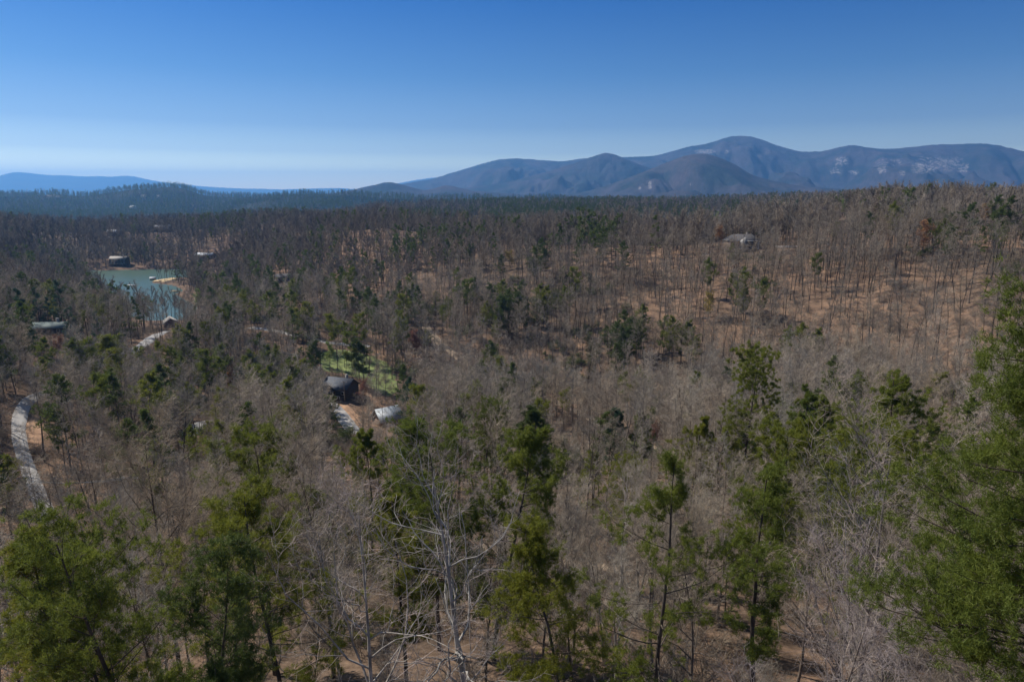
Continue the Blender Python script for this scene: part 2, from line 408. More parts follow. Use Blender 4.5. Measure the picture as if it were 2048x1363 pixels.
def height(x, y):
    x = np.asarray(x, float); y = np.asarray(y, float)
    r = np.hypot(x, y) + 1e-6; a = np.degrees(np.arctan2(x, y)); lr = np.log(np.maximum(r, 2.1))
    T = bil(TG, np.clip(a, -59.9, 59.9), lr)
    wgt = np.clip((np.abs(a) - 55) / 60, 0, 1); wgt = wgt * wgt * (3 - 2 * wgt)
    T = T * (1 - wgt) + bil(np.broadcast_to(TM, TG.shape), a * 0, lr) * wgt
    z = np.maximum(r, 2.1) * T
    amp = np.clip((r - 10) / 150, 0, 1)
    z = z + amp * 7 * (fbm(x / 75, y / 75, 4, 3) - 0.47) + (fbm(x / 9, y / 9, 3, 9) - 0.45) * 0.9
    # gullies running down the far hillside
    hill = np.exp(-((r - 340) / 90) ** 2) * (a > 0)
    z = z + hill * 5 * (fbm(a / 3.2, r / 400, 3, 21) - 0.45)
    far = np.clip((r - 900) / 1500, 0, 1)
    z = z + far * 55 * (fbm(x / 700, y / 700, 4, 5) - 0.5) * np.clip((r - 900) / 3000, 0.25, 1)
    m = (r > 380) & (r < 950) & (a < -18)
    if m.any():
        sd = poly_sd(x[m], y[m], lake_xy)
        zz = z[m]; k = np.clip(sd / 45, -1, 1)
        bank = LAKE_Z + np.where(sd < 0, np.maximum(sd * 0.25, -4) - 0.3, 0.5 + sd * 0.15)
        b = np.clip(1 - sd / 50, 0, 1); b = b * b * (3 - 2 * b)
        zz = np.where(sd < 0, bank, np.maximum(zz * (1 - b) + bank * b, LAKE_Z + 0.6))
        z[m] = zz
    return z

def hz(x, y): return float(height(np.array([x]), np.array([y]))[0])
def pix(px, py, rmin=20, rmax=6000):
    """first ground point seen at that pixel"""
    x, y, z = ray(px, py); h = math.hypot(x, y)
    r = np.exp(np.linspace(math.log(rmin), math.log(rmax), 900)); X = x / h * r; Y = y / h * r; L = z / h * r
    G = height(X, Y); k = np.argmax(G >= L)
    if not (G >= L).any(): k = len(r) - 1
    return float(X[k]), float(Y[k]), float(G[k])
def polar(px, r):
    a = R(float(az_of(px))); return r * math.sin(a), r * math.cos(a)

# ground sheet
azs = np.concatenate([np.arange(-180, -46, 3.0), np.arange(-46, 46, 0.13), np.arange(46, 180.1, 3.0)])
rs = [0.5, 2.0]; 
while rs[-1] < 1300: rs.append(rs[-1] * 1.0135)
while rs[-1] < 30500: rs.append(rs[-1] * 1.03)
rs = np.array(rs)
AA, RR = np.meshgrid(np.radians(azs), rs, indexing='ij')
GX = np.sin(AA) * RR; GY = np.cos(AA) * RR; GZ = height(GX.ravel(), GY.ravel()).reshape(GX.shape)
na, nr = GX.shape
ii = (np.arange(na - 1)[:, None] * nr + np.arange(nr - 1)[None]).ravel()
gm, nt, p = mat('leaf_litter_ground')
geo = nt.nodes.new('ShaderNodeNewGeometry')
big = noise(nt, 0.012, 5, 0.6, vec=geo.outputs['Position'])
c1 = ramp(nt, big, [(0.35, (0.125, 0.094, 0.070)), (0.52, (0.185, 0.128, 0.090)), (0.68, (0.25, 0.168, 0.113))])
sm = noise(nt, 1.4, 6, 0.75, vec=geo.outputs['Position'])
c2 = ramp(nt, sm, [(0.30, (0.45, 0.42, 0.40)), (0.5, (0.95, 0.92, 0.9)), (0.72, (1.45, 1.4, 1.35))])
c = mix(nt, 1.0, c1, c2, 'MULTIPLY')
ms_ = noise(nt, 0.16, 5, 0.7, vec=geo.outputs['Position'])
c = mix(nt, 1.0, c, ramp(nt, ms_, [(0.36, (0.55, 0.56, 0.58)), (0.5, (1.0, 0.98, 0.96)), (0.66, (1.3, 1.22, 1.15))]), 'MULTIPLY')
# far away the ground sheet carries the mean colour of the woods
vl = nt.nodes.new('ShaderNodeVectorMath'); vl.operation = 'LENGTH'; nt.links.new(geo.outputs['Position'], vl.inputs[0])
mr = nt.nodes.new('ShaderNodeMapRange'); mr.inputs['From Min'].default_value = 600; mr.inputs['From Max'].default_value = 1500
nt.links.new(vl.outputs['Value'], mr.inputs['Value'])
fn = noise(nt, 0.006, 6, 0.7, vec=geo.outputs['Position'])
cf = ramp(nt, fn, [(0.38, (0.035, 0.045, 0.028)), (0.5, (0.085, 0.07, 0.058)), (0.66, (0.12, 0.095, 0.08))])
c = mix(nt, mr.outputs[0], c, cf)
nt.links.new(c, p.inputs['Base Color']); p.inputs['Roughness'].default_value = 1; p.inputs['Specular IOR Level'].default_value = 0.05
bp = nt.nodes.new('ShaderNodeBump'); bp.inputs['Strength'].default_value = 0.6; bp.inputs['Distance'].default_value = 0.12
nt.links.new(sm, bp.inputs['Height']); nt.links.new(bp.outputs[0], p.inputs['Normal'])
gme = mesh_np('ground', np.stack([GX, GY, GZ], -1).reshape(-1, 3), [np.stack([ii, ii + 1, ii + nr + 1, ii + nr], -1)], [gm], smooth=True)
ground = bpy.data.objects.new('ground', gme); COL.objects.link(ground); ground['kind'] = 'structure'

# lake
wm, nt, p = mat('lake_water')
p.inputs['Base Color'].default_value = (0.07, 0.115, 0.08, 1); p.inputs['Roughness'].default_value = 0.28
p.inputs['IOR'].default_value = 1.33
tc = nt.nodes.new('ShaderNodeTexCoord'); mp = nt.nodes.new('ShaderNodeMapping'); mp.inputs['Scale'].default_value = (0.25, 0.9, 1)
nt.links.new(tc.outputs['Object'], mp.inputs[0])
wn = noise(nt, 1.0, 3, 0.6, vec=mp.outputs[0]); bp = nt.nodes.new('ShaderNodeBump'); bp.inputs['Strength'].default_value = 0.5; bp.inputs['Distance'].default_value = 0.35
nt.links.new(wn, bp.inputs['Height']); nt.links.new(bp.outputs[0], p.inputs['Normal'])
lc = lake_xy.mean(0); lx = lc + (lake_xy - lc) * 1.03
lme = mesh_np('lake', np.c_[lx, np.full(len(lx), LAKE_Z)], [np.arange(len(lx))[None, ::-1]], [wm])
lake = bpy.data.objects.new('lake', lme); COL.objects.link(lake); lake['kind'] = 'structure'

# ------------------------------------------------------------------ far hills and mountains
def mount_mat(name, dark, light, blue=False):
    m, nt, p = mat(name)
    g = nt.nodes.new('ShaderNodeNewGeometry')
    n1 = noise(nt, 0.0022, 8, 0.7, vec=g.outputs['Position'])
    c = ramp(nt, n1, [(0.40, dark), (0.50, tuple((a + b) / 2 for a, b in zip(dark, light))), (0.62, light)])
    n2 = noise(nt, 0.035, 5, 0.8, vec=g.outputs['Position'])
    v = ramp(nt, n2, [(0.3, (0.6, 0.62, 0.62)), (0.7, (1.4, 1.36, 1.3))])
    c = mix(nt, 1.0, c, v, 'MULTIPLY')
    at = nt.nodes.new('ShaderNodeAttribute'); at.attribute_name = 'rock'
    n3 = noise(nt, 0.028, 6, 0.8, vec=g.outputs['Position'])
    mul = nt.nodes.new('ShaderNodeMath'); mul.operation = 'MULTIPLY'; nt.links.new(at.outputs['Fac'], mul.inputs[0]); mr3 = nt.nodes.new('ShaderNodeMapRange'); mr3.inputs['From Min'].default_value = 0.36; mr3.inputs['From Max'].default_value = 0.62; nt.links.new(n3, mr3.inputs['Value']); nt.links.new(mr3.outputs[0], mul.inputs[1])
    rk = ramp(nt, mul.outputs[0], [(0.38, (0, 0, 0)), (0.62, (1, 1, 1))])
    c = mix(nt, rk, c, (0.25, 0.225, 0.215))
    nt.links.new(c, p.inputs['Base Color']); p.inputs['Roughness'].default_value = 1; p.inputs['Specular IOR Level'].default_value = 0.0
    bp = nt.nodes.new('ShaderNodeBump'); bp.inputs['Strength'].default_value = 1.0; bp.inputs['Distance'].default_value = 9
    nt.links.new(n2, bp.inputs['Height']); nt.links.new(bp.outputs[0], p.inputs['Normal'])
    return m
M['mount'] = mount_mat('wooded_mountain', (0.03, 0.04, 0.042), (0.075, 0.065, 0.072))
M['mountg'] = mount_mat('evergreen_hill', (0.016, 0.026, 0.018), (0.055, 0.055, 0.04))

RANGES = []
def rng_h(x, y, sil, D, front, back, zb, seed, spur, bump):
    r = np.hypot(x, y); a = np.degrees(np.arctan2(x, y))
    px = 1024 + F * np.tan(np.radians(a)) * (CP + (681.5 - HZ) / F * SP)
    sx = np.array([s[0] for s in sil], float); sy = np.array([s[1] for s in sil], float)
    # smooth interpolation of the crest
    py = np.interp(px, sx, sy)
    for o in (7, -7, 14, -14): py = py + np.interp(px + o, sx, sy)
    py = py / 5
    crest = tanz(px, py) * D
    s = (r - D); t = np.where(s < 0, -s / front, s / back)
    w = np.clip(1 - t, 0, 1)
    prof = np.where(t < 0.12, 1 - t * t * 4.2, np.clip((1 - t) / 0.88, 0, 1) ** 1.25 * 0.94)
    rel = np.maximum(crest - zb, 0)
    mid = np.clip(t * (1 - t) * 4, 0, 1)
    wx = x + 500 * fbm(x / 1500, y / 1500, 2, seed + 8); L = D * 0.10
    rid = np.abs(2 * fbm(wx / L + seed, y / (L * 2.2), 5, seed) / 0.97 - 1) * 2.2
    z = zb + rel * prof - rel * spur * np.clip(t * 3, 0, 1) * (1 - t) * np.clip(1 - rid, 0, 1) * 1.3
    z = z + bump * (fbm(x / 60, y / 60, 3, seed + 3) - 0.45) * np.clip(rel / 80, 0, 1)
    return z, t
def mountain(name, sil, D, front, back, zb, seed, m, label=None, spur=0.25, bump=14, step=0.06, rows=90, rock=None):
    a0 = float(az_of(sil[0][0])); a1 = float(az_of(sil[-1][0]))
    az = np.radians(np.arange(a0, a1 + step, step))
    tt = np.concatenate([-np.linspace(1, 0, rows) ** 1.2, np.linspace(0, 1, 14)[1:]])
    rr = np.where(tt < 0, D + tt * front, D + tt * back)
    A, Rr = np.meshgrid(az, rr, indexing='ij'); X = np.sin(A) * Rr; Y = np.cos(A) * Rr
    z, t = rng_h(X, Y, sil, D, front, back, zb, seed, spur, bump)
    na, nr = X.shape; ii = (np.arange(na - 1)[:, None] * nr + np.arange(nr - 1)[None]).ravel()
    me = mesh_np(name, np.stack([X, Y, z], -1).reshape(-1, 3), [np.stack([ii, ii + 1, ii + nr + 1, ii + nr], -1)], [m], smooth=True)
    if rock:
        px, py, d = project(X.ravel(), Y.ravel(), z.ravel()); v = np.zeros(len(px), np.float32)
        for (cx, cy, wx, wy, k) in rock: v = np.maximum(v, k * np.exp(-((px - cx) / wx / 1.5) ** 4 - ((py - cy) / wy / 1.4) ** 4))
        at = me.attributes.new('rock', 'FLOAT', 'POINT'); at.data.foreach_set('value', v.astype(np.float32))
    o = bpy.data.objects.new(name, me); COL.objects.link(o); o['kind'] = 'structure'
    RANGES.append((sil, D, front, back, zb, seed, spur, bump, a0, a1))
    return o

mountain('mountain', [(-500, 385), (-300, 372), (-120, 372), (-30, 362), (0, 354), (20, 346), (48, 343.5), (70, 347), (110, 351), (130, 350), (165, 353), (195, 353), (206, 351), (228, 355), (245, 351.5), (262, 350.5), (290, 357),
    (330, 365), (370, 369), (400, 372), (440, 375), (480, 377), (520, 377.5), (560, 379), (620, 377), (680, 376), (720, 379), (760, 374), (800, 366), (850, 357), (895, 353), (930, 358), (980, 372), (1060, 386)],
    24000, 4500, 6000, -140, 11, M['mountg'], spur=0.15, bump=10)
mountain('mountain', [(640, 389), (760, 378), (815, 366), (870, 357), (905, 345), (950, 332), (985, 322), (1005, 317.5), (1025, 316.5), (1065, 318.5), (1100, 322), (1128, 323), (1160, 317), (1200, 315), (1260, 314),
    (1310, 312), (1345, 301), (1380, 291.5), (1410, 287.5), (1430, 280), (1450, 273.5), (1470, 271.5), (1495, 272), (1512, 279), (1545, 290), (1570, 298.5), (1600, 304), (1640, 303), (1660, 297), (1685, 291), (1715, 293),
    (1750, 298.5), (1790, 297), (1840, 291), (1870, 288.5), (1900, 289.5), (1935, 287), (1970, 288), (2000, 295), (2048, 305), (2200, 300), (2400, 318), (2700, 350)],
    10500, 5200, 6000, -130, 23, M['mount'], spur=0.85, bump=16, rock=[(1410, 303, 16, 4, 1.0), (1456, 303, 5, 4, .8), (1682, 322, 11, 8, .95), (1673, 342, 10, 6, 1), (1708, 345, 9, 4, 1), (1763, 340, 8, 6, 1), (1780, 325, 25, 8, .7),
        (1805, 345, 6, 4, .9), (1850, 335, 22, 10, .95), (1900, 328, 20, 12, .98), (1925, 335, 10, 9, 1), (1860, 318, 25, 6, .75)])
mountain('mountain', [(720, 388), (800, 384), (900, 380), (960, 372), (1010, 366), (1060, 352), (1110, 339), (1150, 325), (1180, 314), (1200, 306.5), (1212, 304.5), (1226, 307), (1240, 315), (1262, 323), (1290, 334), (1340, 350), (1420, 372), (1500, 386)],
    8300, 3000, 2600, -130, 31, M['mount'], spur=0.75, bump=14)
mountain('mountain', [(1140, 389), (1200, 376), (1250, 358), (1300, 338), (1340, 320), (1370, 311), (1392, 307.5), (1415, 309), (1440, 318), (1465, 328), (1500, 350), (1550, 362), (1600, 372), (1700, 379), (1800, 387)],
    6400, 2600, 2400, -125, 41, M['mount'], spur=0.6, bump=12, rock=[(1300, 371, 3, 7, 1.1), (1279, 376, 2.5, 3, 1.0), (1382, 368, 3, 2.5, 1.0)])
mountain('hill', [(640, 390), (700, 381), (740, 372), (765, 365), (782, 363.5), (800, 368), (830, 377), (858, 381), (875, 374), (893, 369), (905, 371), (930, 379), (990, 385), (1060, 390)],
    6300, 1600, 1600, -125, 51, M['mount'], spur=0.15, bump=10)
mountain('hill', [(-400, 398), (-100, 390), (0, 392), (50, 392), (90, 389), (128, 388), (140, 393), (180, 392), (205, 387), (240, 384), (262, 379), (290, 379), (320, 376), (348, 373), (372, 377), (388, 385), (410, 392), (440, 395), (490, 394), (560, 398), (640, 395), (700, 402)],
    4300, 1700, 1800, -105, 61, M['mountg'], spur=0.45, bump=9, rock=[(108, 392, 12, 3, 1.1), (286, 391.5, 4, 2.5, 1.2), (317, 391, 3, 2, .95), (262, 375, 4, 2, 1.15)])
mountain('hill', [(-500, 420), (-200, 408), (0, 418), (120, 425), (300, 430), (400, 424), (480, 410), (540, 398), (600, 391), (640, 392), (700, 390), (760, 396), (850, 400), (940, 397), (1010, 402), (1100, 399), (1180, 405), (1260, 402), (1400, 404), (1500, 402), (1700, 405), (2100, 400), (2500, 400)],
    3400, 1300, 1500, -100, 71, M['mountg'], spur=0.6, bump=7)

def surf(x, y):
    """ground or hill top, whichever is higher"""
    z = height(x, y); r = np.hypot(x, y); a = np.degrees(np.arctan2(x, y))
    for (sil, D, f, b, zb, sd, spur, bump, a0, a1) in RANGES[5:]:
        m = (r > D - f) & (r < D + b) & (a > a0) & (a < a1)
        if m.any(): z[m] = np.maximum(z[m], rng_h(x[m], y[m], sil, D, f, b, zb, sd, spur, bump)[0])
    return z

# ------------------------------------------------------------------ haze
HAZE = 1
if HAZE:
    hm = bpy.data.materials.new('haze'); hm.use_nodes = True; nt = hm.node_tree
    nt.nodes.remove(nt.nodes['Principled BSDF']); v = nt.nodes.new('ShaderNodeVolumePrincipled')
    v.inputs['Color'].default_value = (0.20, 0.50, 0.97, 1); v.inputs['Density'].default_value = 0.68 / 10000
    v.inputs['Anisotropy'].default_value = 0.35
    nt.links.new(v.outputs[0], nt.nodes['Material Output'].inputs['Volume'])
    x0, x1, y0, y1, z0, z1 = -32000, 32000, -32000, 32000, float(GZ.min()) - 1, 960
    V = [(x, y, z) for x in (x0, x1) for y in (y0, y1) for z in (z0, z1)]
    Fq = np.array([(0, 1, 3, 2), (4, 6, 7, 5), (0, 4, 5, 1), (2, 3, 7, 6), (0, 2, 6, 4), (1, 5, 7, 3)])
    hme = mesh_np('haze', V, [Fq], [hm])
    ho = bpy.data.objects.new('haze', hme); COL.objects.link(ho); ho['kind'] = 'stuff'; ho['label'] = 'thin blue haze over the far mountains'; ho['category'] = 'haze'
#@@TREES

# ------------------------------------------------------------------ things: helpers
def thing(name, label, cat, loc=(0, 0, 0), rotz=0.0, group=None, scale=1.0, tilt=(0, 0)):
    o = bpy.data.objects.new(name, None); COL.objects.link(o); o.empty_display_size = 0.5
    o.location = loc; o.rotation_euler = (tilt[0], tilt[1], rotz); o.scale = (scale,) * 3
    o['label'] = label; o['category'] = cat
    if group: o['group'] = group
    return o
def part(name, me, parent, label=None):
    o = bpy.data.objects.new(name, me); COL.objects.link(o); o.parent = parent
    if label: o['label'] = label
    return o
def tree(kind, name, loc, label, cat, group=None, scale=1.0, rotz=0.0, tilt=(0, 0)):
    t = thing(name, label, cat, loc, rotz, group, scale, tilt)
    part('trunk', kind[0], t); part('crown', kind[1], t)
    return t
def spot(px, py, r):
    """position of a tree whose top shows at that pixel, r metres away, and its height"""
    x, y, z = ray(px, py); h = math.hypot(x, y); X, Y, Zt = x / h * r, y / h * r, z / h * r
    g = hz(X, Y); return (X, Y, g), Zt - g

# ------------------------------------------------------------------ kinds
BN = [bare_tree(100 + i, 16, 3, spread=0.27 + 0.03 * (i % 3), base=0.36 + 0.05 * (i % 2), limb_n=13 + i % 4, rt=0.14 + 0.02 * (i % 3), tw=0.78, twig_r=0.0075, mt=('bark_dark', 'bark', 'bark_white')[i % 3], mc='twig_light', crook=0.11 + 0.04 * (i % 3)) for i in range(6)]
BM = [bare_tree(200 + i, 18, 2, spread=0.26 + 0.03 * (i % 3), base=0.36 + 0.05 * (i % 2), twig_r=0.016, rt=0.19, mc='twig_light', tw=1.0) for i in range(4)]
BM += [bare_tree(210 + i, 19, 2, spread=0.22 + 0.02 * (i % 3), base=0.48 + 0.04 * (i % 3), twig_r=0.015, rt=0.19, mt='bark_dark', mc='twig', tw=0.8) for i in range(4)]
def bkind(i):
    if -2 < az_[i] and 272 < r[i] < 620: return 4 + VK[i] % 4
    if 150 < r[i] < 272: return VK[i] % 4
    return VK[i] % 8
BF = [bare_tree(300 + i, 19, 1, spread=0.28, base=0.40, twig_r=0.060, rt=0.22, mt='bark_dark', mc='twig_dark' if i == 1 else 'twig') for i in range(4)]
CLP = dict(nb=6, sub=6, sig=0.2, wav=0.05, lean=0.05, bw=0.014)
PN = [pine(400, 16, 3, 'virginia', 0.36, 0.21, dens=0.8, **CLP), pine(401, 16, 3, 'round', 0.42, 0.19, dens=0.8, **CLP), pine(402, 15, 3, 'virginia', 0.28, 0.23, dens=0.65, **CLP),
      pine(403, 15, 3, 'cone', 0.2, 0.2, mc='needle_dark', bw=0.014), pine(404, 16, 3, 'virginia', 0.30, 0.20, dens=0.9, **CLP)]
PM = [pine(500, 18, 2, 'virginia', 0.42, 0.15), pine(501, 18, 2, 'round', 0.5, 0.15), pine(502, 19, 2, 'cone', 0.22, 0.15, mc='needle_dark'),
      pine(503, 18, 2, 'virginia', 0.35, 0.17, mc='needle_dark'), pine(504, 20, 2, 'cone', 0.12, 0.14, mc='needle_blue')]
PF = [pine(600, 19, 1, 'virginia', 0.35, 0.16, mc='needle_dark'), pine(601, 19, 1, 'round', 0.42, 0.15, mc='needle_dark'), pine(602, 20, 1, 'cone', 0.2, 0.14, mc='needle_dark')]

# ------------------------------------------------------------------ clearings
class Area: pass
KEEP = []          # (x, y, radius): nothing random grows there
def mark(x, y, r): KEEP.append((x, y, r))
SIGHT = []         # (px, py, half width, half height, distance): gap in the woods in front of a thing
def blocked(x, y, z, H, rad):
    b = np.zeros(len(x), bool)
    for kx, ky, kr in KEEP: b |= (x - kx) ** 2 + (y - ky) ** 2 < (kr + rad * 0.3) ** 2
    if SIGHT:
        px, pb, d = project(x, y, z); _, pt, _ = project(x, y, z + H); r = np.hypot(x, y)
        w = rad * F / np.maximum(d, 1)
        for sx, sy, hw, hh, dist in SIGHT:
            b |= (r < dist) & (np.abs(px - sx) < hw + w * 0.8) & (pt < sy + hh) & (pb > sy - hh)
    m = (np.hypot(x, y) > 380) & (np.hypot(x, y) < 1000) & (x < 0)
    if m.any(): b[m] |= poly_sd(x[m], y[m], lake_xy) < 2.5
    return b
# ------------------------------------------------------------------ roads, field, banks
M['gravel'] = flat_mat('pale_gravel', (0.36, 0.335, 0.31), 0.95, 0.10, 0.25)
M['dirt'] = flat_mat('tan_dirt', (0.33, 0.24, 0.16), 0.95, 0.3, 0.5)
M['clay'] = flat_mat('orange_clay_bank', (0.36, 0.21, 0.12), 0.95, 0.35, 0.4)
M['grass'] = flat_mat('meadow_grass', (0.16, 0.19, 0.05), 0.9, 0.45, 0.35)
M['sand'] = flat_mat('yellow_sand', (0.50, 0.36, 0.18), 0.95, 0.25, 0.4)

def ribbon(name, pts, width, m, lift=0.14, keep=True, rmin=40, fray=0.10):
    P = np.array([pix(a, b, rmin)[:2] for a, b in pts])
    d = np.r_[0, np.cumsum(np.linalg.norm(np.diff(P, axis=0), axis=1))]
    n = max(8, int(d[-1] / 1.5)); t = np.linspace(0, d[-1], n)
    C = np.c_[np.interp(t, d, P[:, 0]), np.interp(t, d, P[:, 1])]
    for _ in range(12): C[1:-1] = (C[:-2] + 2 * C[1:-1] + C[2:]) / 4
    T = np.gradient(C, axis=0); T /= np.linalg.norm(T, axis=1, keepdims=True) + 1e-9; Nn = np.c_[-T[:, 1], T[:, 0]]
    k = 7; o = np.linspace(-1, 1, k); ww = width / 2 * (1 + fray * (rng.random(n) - 0.5))
    V = C[:, None] + Nn[:, None] * (o[None, :, None] * ww[:, None, None])
    z = height(V[..., 0].ravel(), V[..., 1].ravel()).reshape(V.shape[:2])
    z = 0.5 * z + 0.5 * z.mean(1, keepdims=True) + lift; z[:, 0] -= lift + .25; z[:, -1] -= lift + .25; z = np.maximum(z, height(V[..., 0].ravel(), V[..., 1].ravel()).reshape(V.shape[:2]) + np.where(np.abs(o) < 0.9, lift, -0.3)[None])
    ii = (np.arange(n - 1)[:, None] * k + np.arange(k - 1)[None]).ravel()
    me = mesh_np(name, np.concatenate([V, z[..., None]], -1).reshape(-1, 3), [np.stack([ii, ii + k, ii + k + 1, ii + 1], -1)], [m], smooth=True)
    ob = bpy.data.objects.new(name, me); COL.objects.link(ob); ob['kind'] = 'structure'
    if keep:
        for q in C[::3]: mark(q[0], q[1], width / 2 + 0.6)
    return ob
def patch(name, px_poly, m, lift=0.10, keep=True, rmin=40, n=40):
    P = np.array([pix(a, b, rmin)[:2] for a, b in px_poly])
    x0, y0 = P.min(0); x1, y1 = P.max(0); gx, gy = np.meshgrid(np.linspace(x0, x1, n), np.linspace(y0, y1, n), indexing='ij')
    sd = poly_sd(gx.ravel(), gy.ravel(), P).reshape(gx.shape)
    sd = sd + (fbm(gx / 4, gy / 4, 3, 13) - 0.45) * 5 * min(1, (x1 - x0) / 40)
    z = height(gx.ravel(), gy.ravel()).reshape(gx.shape) + np.clip(-sd * 0.15, -0.4, lift)
    i, j = np.meshgrid(np.arange(n - 1), np.arange(n - 1), indexing='ij'); c = (sd[:-1, :-1] < 1.5)
    ii = (i * n + j)[c]
    me = mesh_np(name, np.stack([gx, gy, z], -1).reshape(-1, 3), [np.stack([ii, ii + n, ii + n + 1, ii + 1], -1)], [m], smooth=True)
    ob = bpy.data.objects.new(name, me); COL.objects.link(ob); ob['kind'] = 'structure'
    if keep:
        q = (sd < 0)
        for a, b in zip(gx[q][::23], gy[q][::23]): mark(a, b, 1.6)
    return ob
ribbon('gravel_road', [(92, 786), (70, 793), (50, 806), (40, 826), (35, 850), (37, 880), (45, 910), (56, 940), (66, 968), (80, 1000), (105, 1050)], 3.2, M['gravel'])
patch('clay_bank', [(66, 812), (84, 800), (92, 830), (85, 870), (70, 905), (58, 890), (52, 850)], M['clay'], n=24)
ribbon('gravel_road', [(120, 762), (165, 742), (215, 722), (262, 704), (290, 688), (318, 668), (345, 660), (380, 664)], 5.5, M['gravel'])
ribbon('gravel_road', [(500, 655), (540, 661), (600, 674), (650, 686), (700, 690), (740, 693)], 4.5, M['gravel'])
ribbon('driveway', [(628, 792), (650, 800), (672, 818), (695, 845), (716, 868)], 6.5, M['gravel'])
patch('clay_bank', [(664, 795), (690, 806), (722, 832), (728, 862), (712, 850), (685, 822)], M['clay'], n=24)
ribbon('driveway', [(368, 872), (398, 848), (430, 842), (470, 846), (510, 838)], 5.0, M['gravel'])
ribbon('dirt_track', [(850, 655), (880, 688), (912, 712), (950, 740), (990, 765), (1040, 782), (1100, 800), (1150, 820), (1185, 838), (1230, 865), (1290, 890), (1350, 908), (1430, 915)], 5.0, M['dirt'])
ribbon('dirt_track', [(960, 1095), (1040, 1112), (1130, 1126), (1190, 1134), (1250, 1142)], 2.6, M['dirt'])
patch('grass_field', [(632, 705), (690, 699), (750, 712), (790, 735), (795, 785), (772, 796), (740, 772), (700, 750), (650, 740)], M['grass'], n=60)
patch('sand_bank', [(298, 562), (312, 557), (350, 552), (352, 557), (330, 564), (304, 566)], M['sand'], keep=False, rmin=500, n=20, lift=0.6)

# ------------------------------------------------------------------ buildings
M['roof_black'] = flat_mat('black_shingle_roof', (0.055, 0.06, 0.075), 0.75, 0.25, 1.5)
M['roof_metal'] = flat_mat('grey_metal_roof', (0.26, 0.28, 0.30), 0.6, 0.12, 1.0, 0.2)
M['roof_brown'] = flat_mat('grey_brown_shingle_roof', (0.075, 0.068, 0.068), 0.9, 0.25, 1.5)
M['roof_green'] = flat_mat('green_grey_roof', (0.13, 0.16, 0.145), 0.85, 0.15, 1.0)
M['roof_tan'] = flat_mat('tan_roof', (0.28, 0.25, 0.22), 0.85, 0.2, 1.0)
M['roof_pale'] = flat_mat('pale_roof', (0.34, 0.35, 0.37), 0.8, 0.1, 1.0)
M['wood_dark'] = flat_mat('dark_stained_wood', (0.06, 0.045, 0.035), 0.85, 0.3, 2.0)
M['wood_brown'] = flat_mat('brown_siding', (0.15, 0.10, 0.07), 0.85, 0.25, 2.0)
M['white'] = flat_mat('white_trim', (0.78, 0.76, 0.72), 0.6, 0.06, 3.0)
M['cream'] = flat_mat('cream_siding', (0.58, 0.52, 0.43), 0.8, 0.1, 2.0)
M['stone'] = flat_mat('grey_fieldstone', (0.28, 0.26, 0.24), 0.9, 0.35, 2.5)
M['metal_dark'] = flat_mat('dark_steel', (0.06, 0.07, 0.08), 0.5, 0.1, 3.0, 0.5)
gm_, nt, p = mat('window_glass'); p.inputs['Base Color'].default_value = (0.04, 0.05, 0.06, 1); p.inputs['Roughness'].default_value = 0.08; M['glass'] = gm_

class Box:
    def __init__(s): s.V = []; s.Q = []; s.n = 0
    def add(s, c, size, rz=0.0):
        x, y, z = [v / 2 for v in size]; co, si = math.cos(rz), math.sin(rz)
        V = np.array([(a * x, b * y, d * z) for a in (-1, 1) for b in (-1, 1) for d in (-1, 1)])
        V = np.c_[V[:, 0] * co - V[:, 1] * si, V[:, 0] * si + V[:, 1] * co, V[:, 2]] + np.array(c)
        s.V.append(V); s.Q.append(np.array([(0, 1, 3, 2), (4, 6, 7, 5), (0, 4, 5, 1), (2, 3, 7, 6), (0, 2, 6, 4), (1, 5, 7, 3)]) + s.n); s.n += 8; return s
    def hexa(s, V):
        s.V.append(np.array(V, float)); s.Q.append(np.array([(0, 1, 3, 2), (4, 6, 7, 5), (0, 4, 5, 1), (2, 3, 7, 6), (0, 2, 6, 4), (1, 5, 7, 3)]) + s.n); s.n += 8; return s
    def mesh(s, name, m): return mesh_np(name, np.concatenate(s.V), [np.concatenate(s.Q)], [m])

def gable_roof(w, d, h, rise, over, th, m, hip=0.0):
    """ridge along x; slabs with thickness"""
    b = Box(); W = w / 2 + over; Dd = d / 2 + over; sl = rise / (d / 2); ze = h - over * sl; R_ = W - hip
    for sgn in (-1, 1):
        b.hexa([(-W, sgn * Dd, ze), (-W, sgn * Dd, ze + th), (-R_, 0, h + rise), (-R_, 0, h + rise + th), (W, sgn * Dd, ze), (W, sgn * Dd, ze + th), (R_, 0, h + rise), (R_, 0, h + rise + th)])
    if hip > 0:
        for sx in (-1, 1):
            b.hexa([(sx * W, -Dd, ze), (sx * W, -Dd, ze + th), (sx * R_, -0.01, h + rise), (sx * R_, -0.01, h + rise + th), (sx * W, Dd, ze), (sx * W, Dd, ze + th), (sx * R_, 0.01, h + rise), (sx * R_, 0.01, h + rise + th)])
    return b.mesh('roof', m)
def wall_mesh(w, d, h, rise, m, hip=0.0, deep=3.0):
    b = Box(); b.add((0, 0, (h - deep) / 2), (w, d, h + deep))
    if not hip:
        for sx in (-1, 1):
            x = sx * w / 2; x2 = x - sx * 0.2
            b.hexa([(x, -d / 2, h), (x, -0.01, h + rise * .98), (x2, -d / 2, h), (x2, -0.01, h + rise * .98), (x, d / 2, h), (x, 0.01, h + rise * .98), (x2, d / 2, h), (x2, 0.01, h + rise * .98)])
    return b.mesh('wall', m)
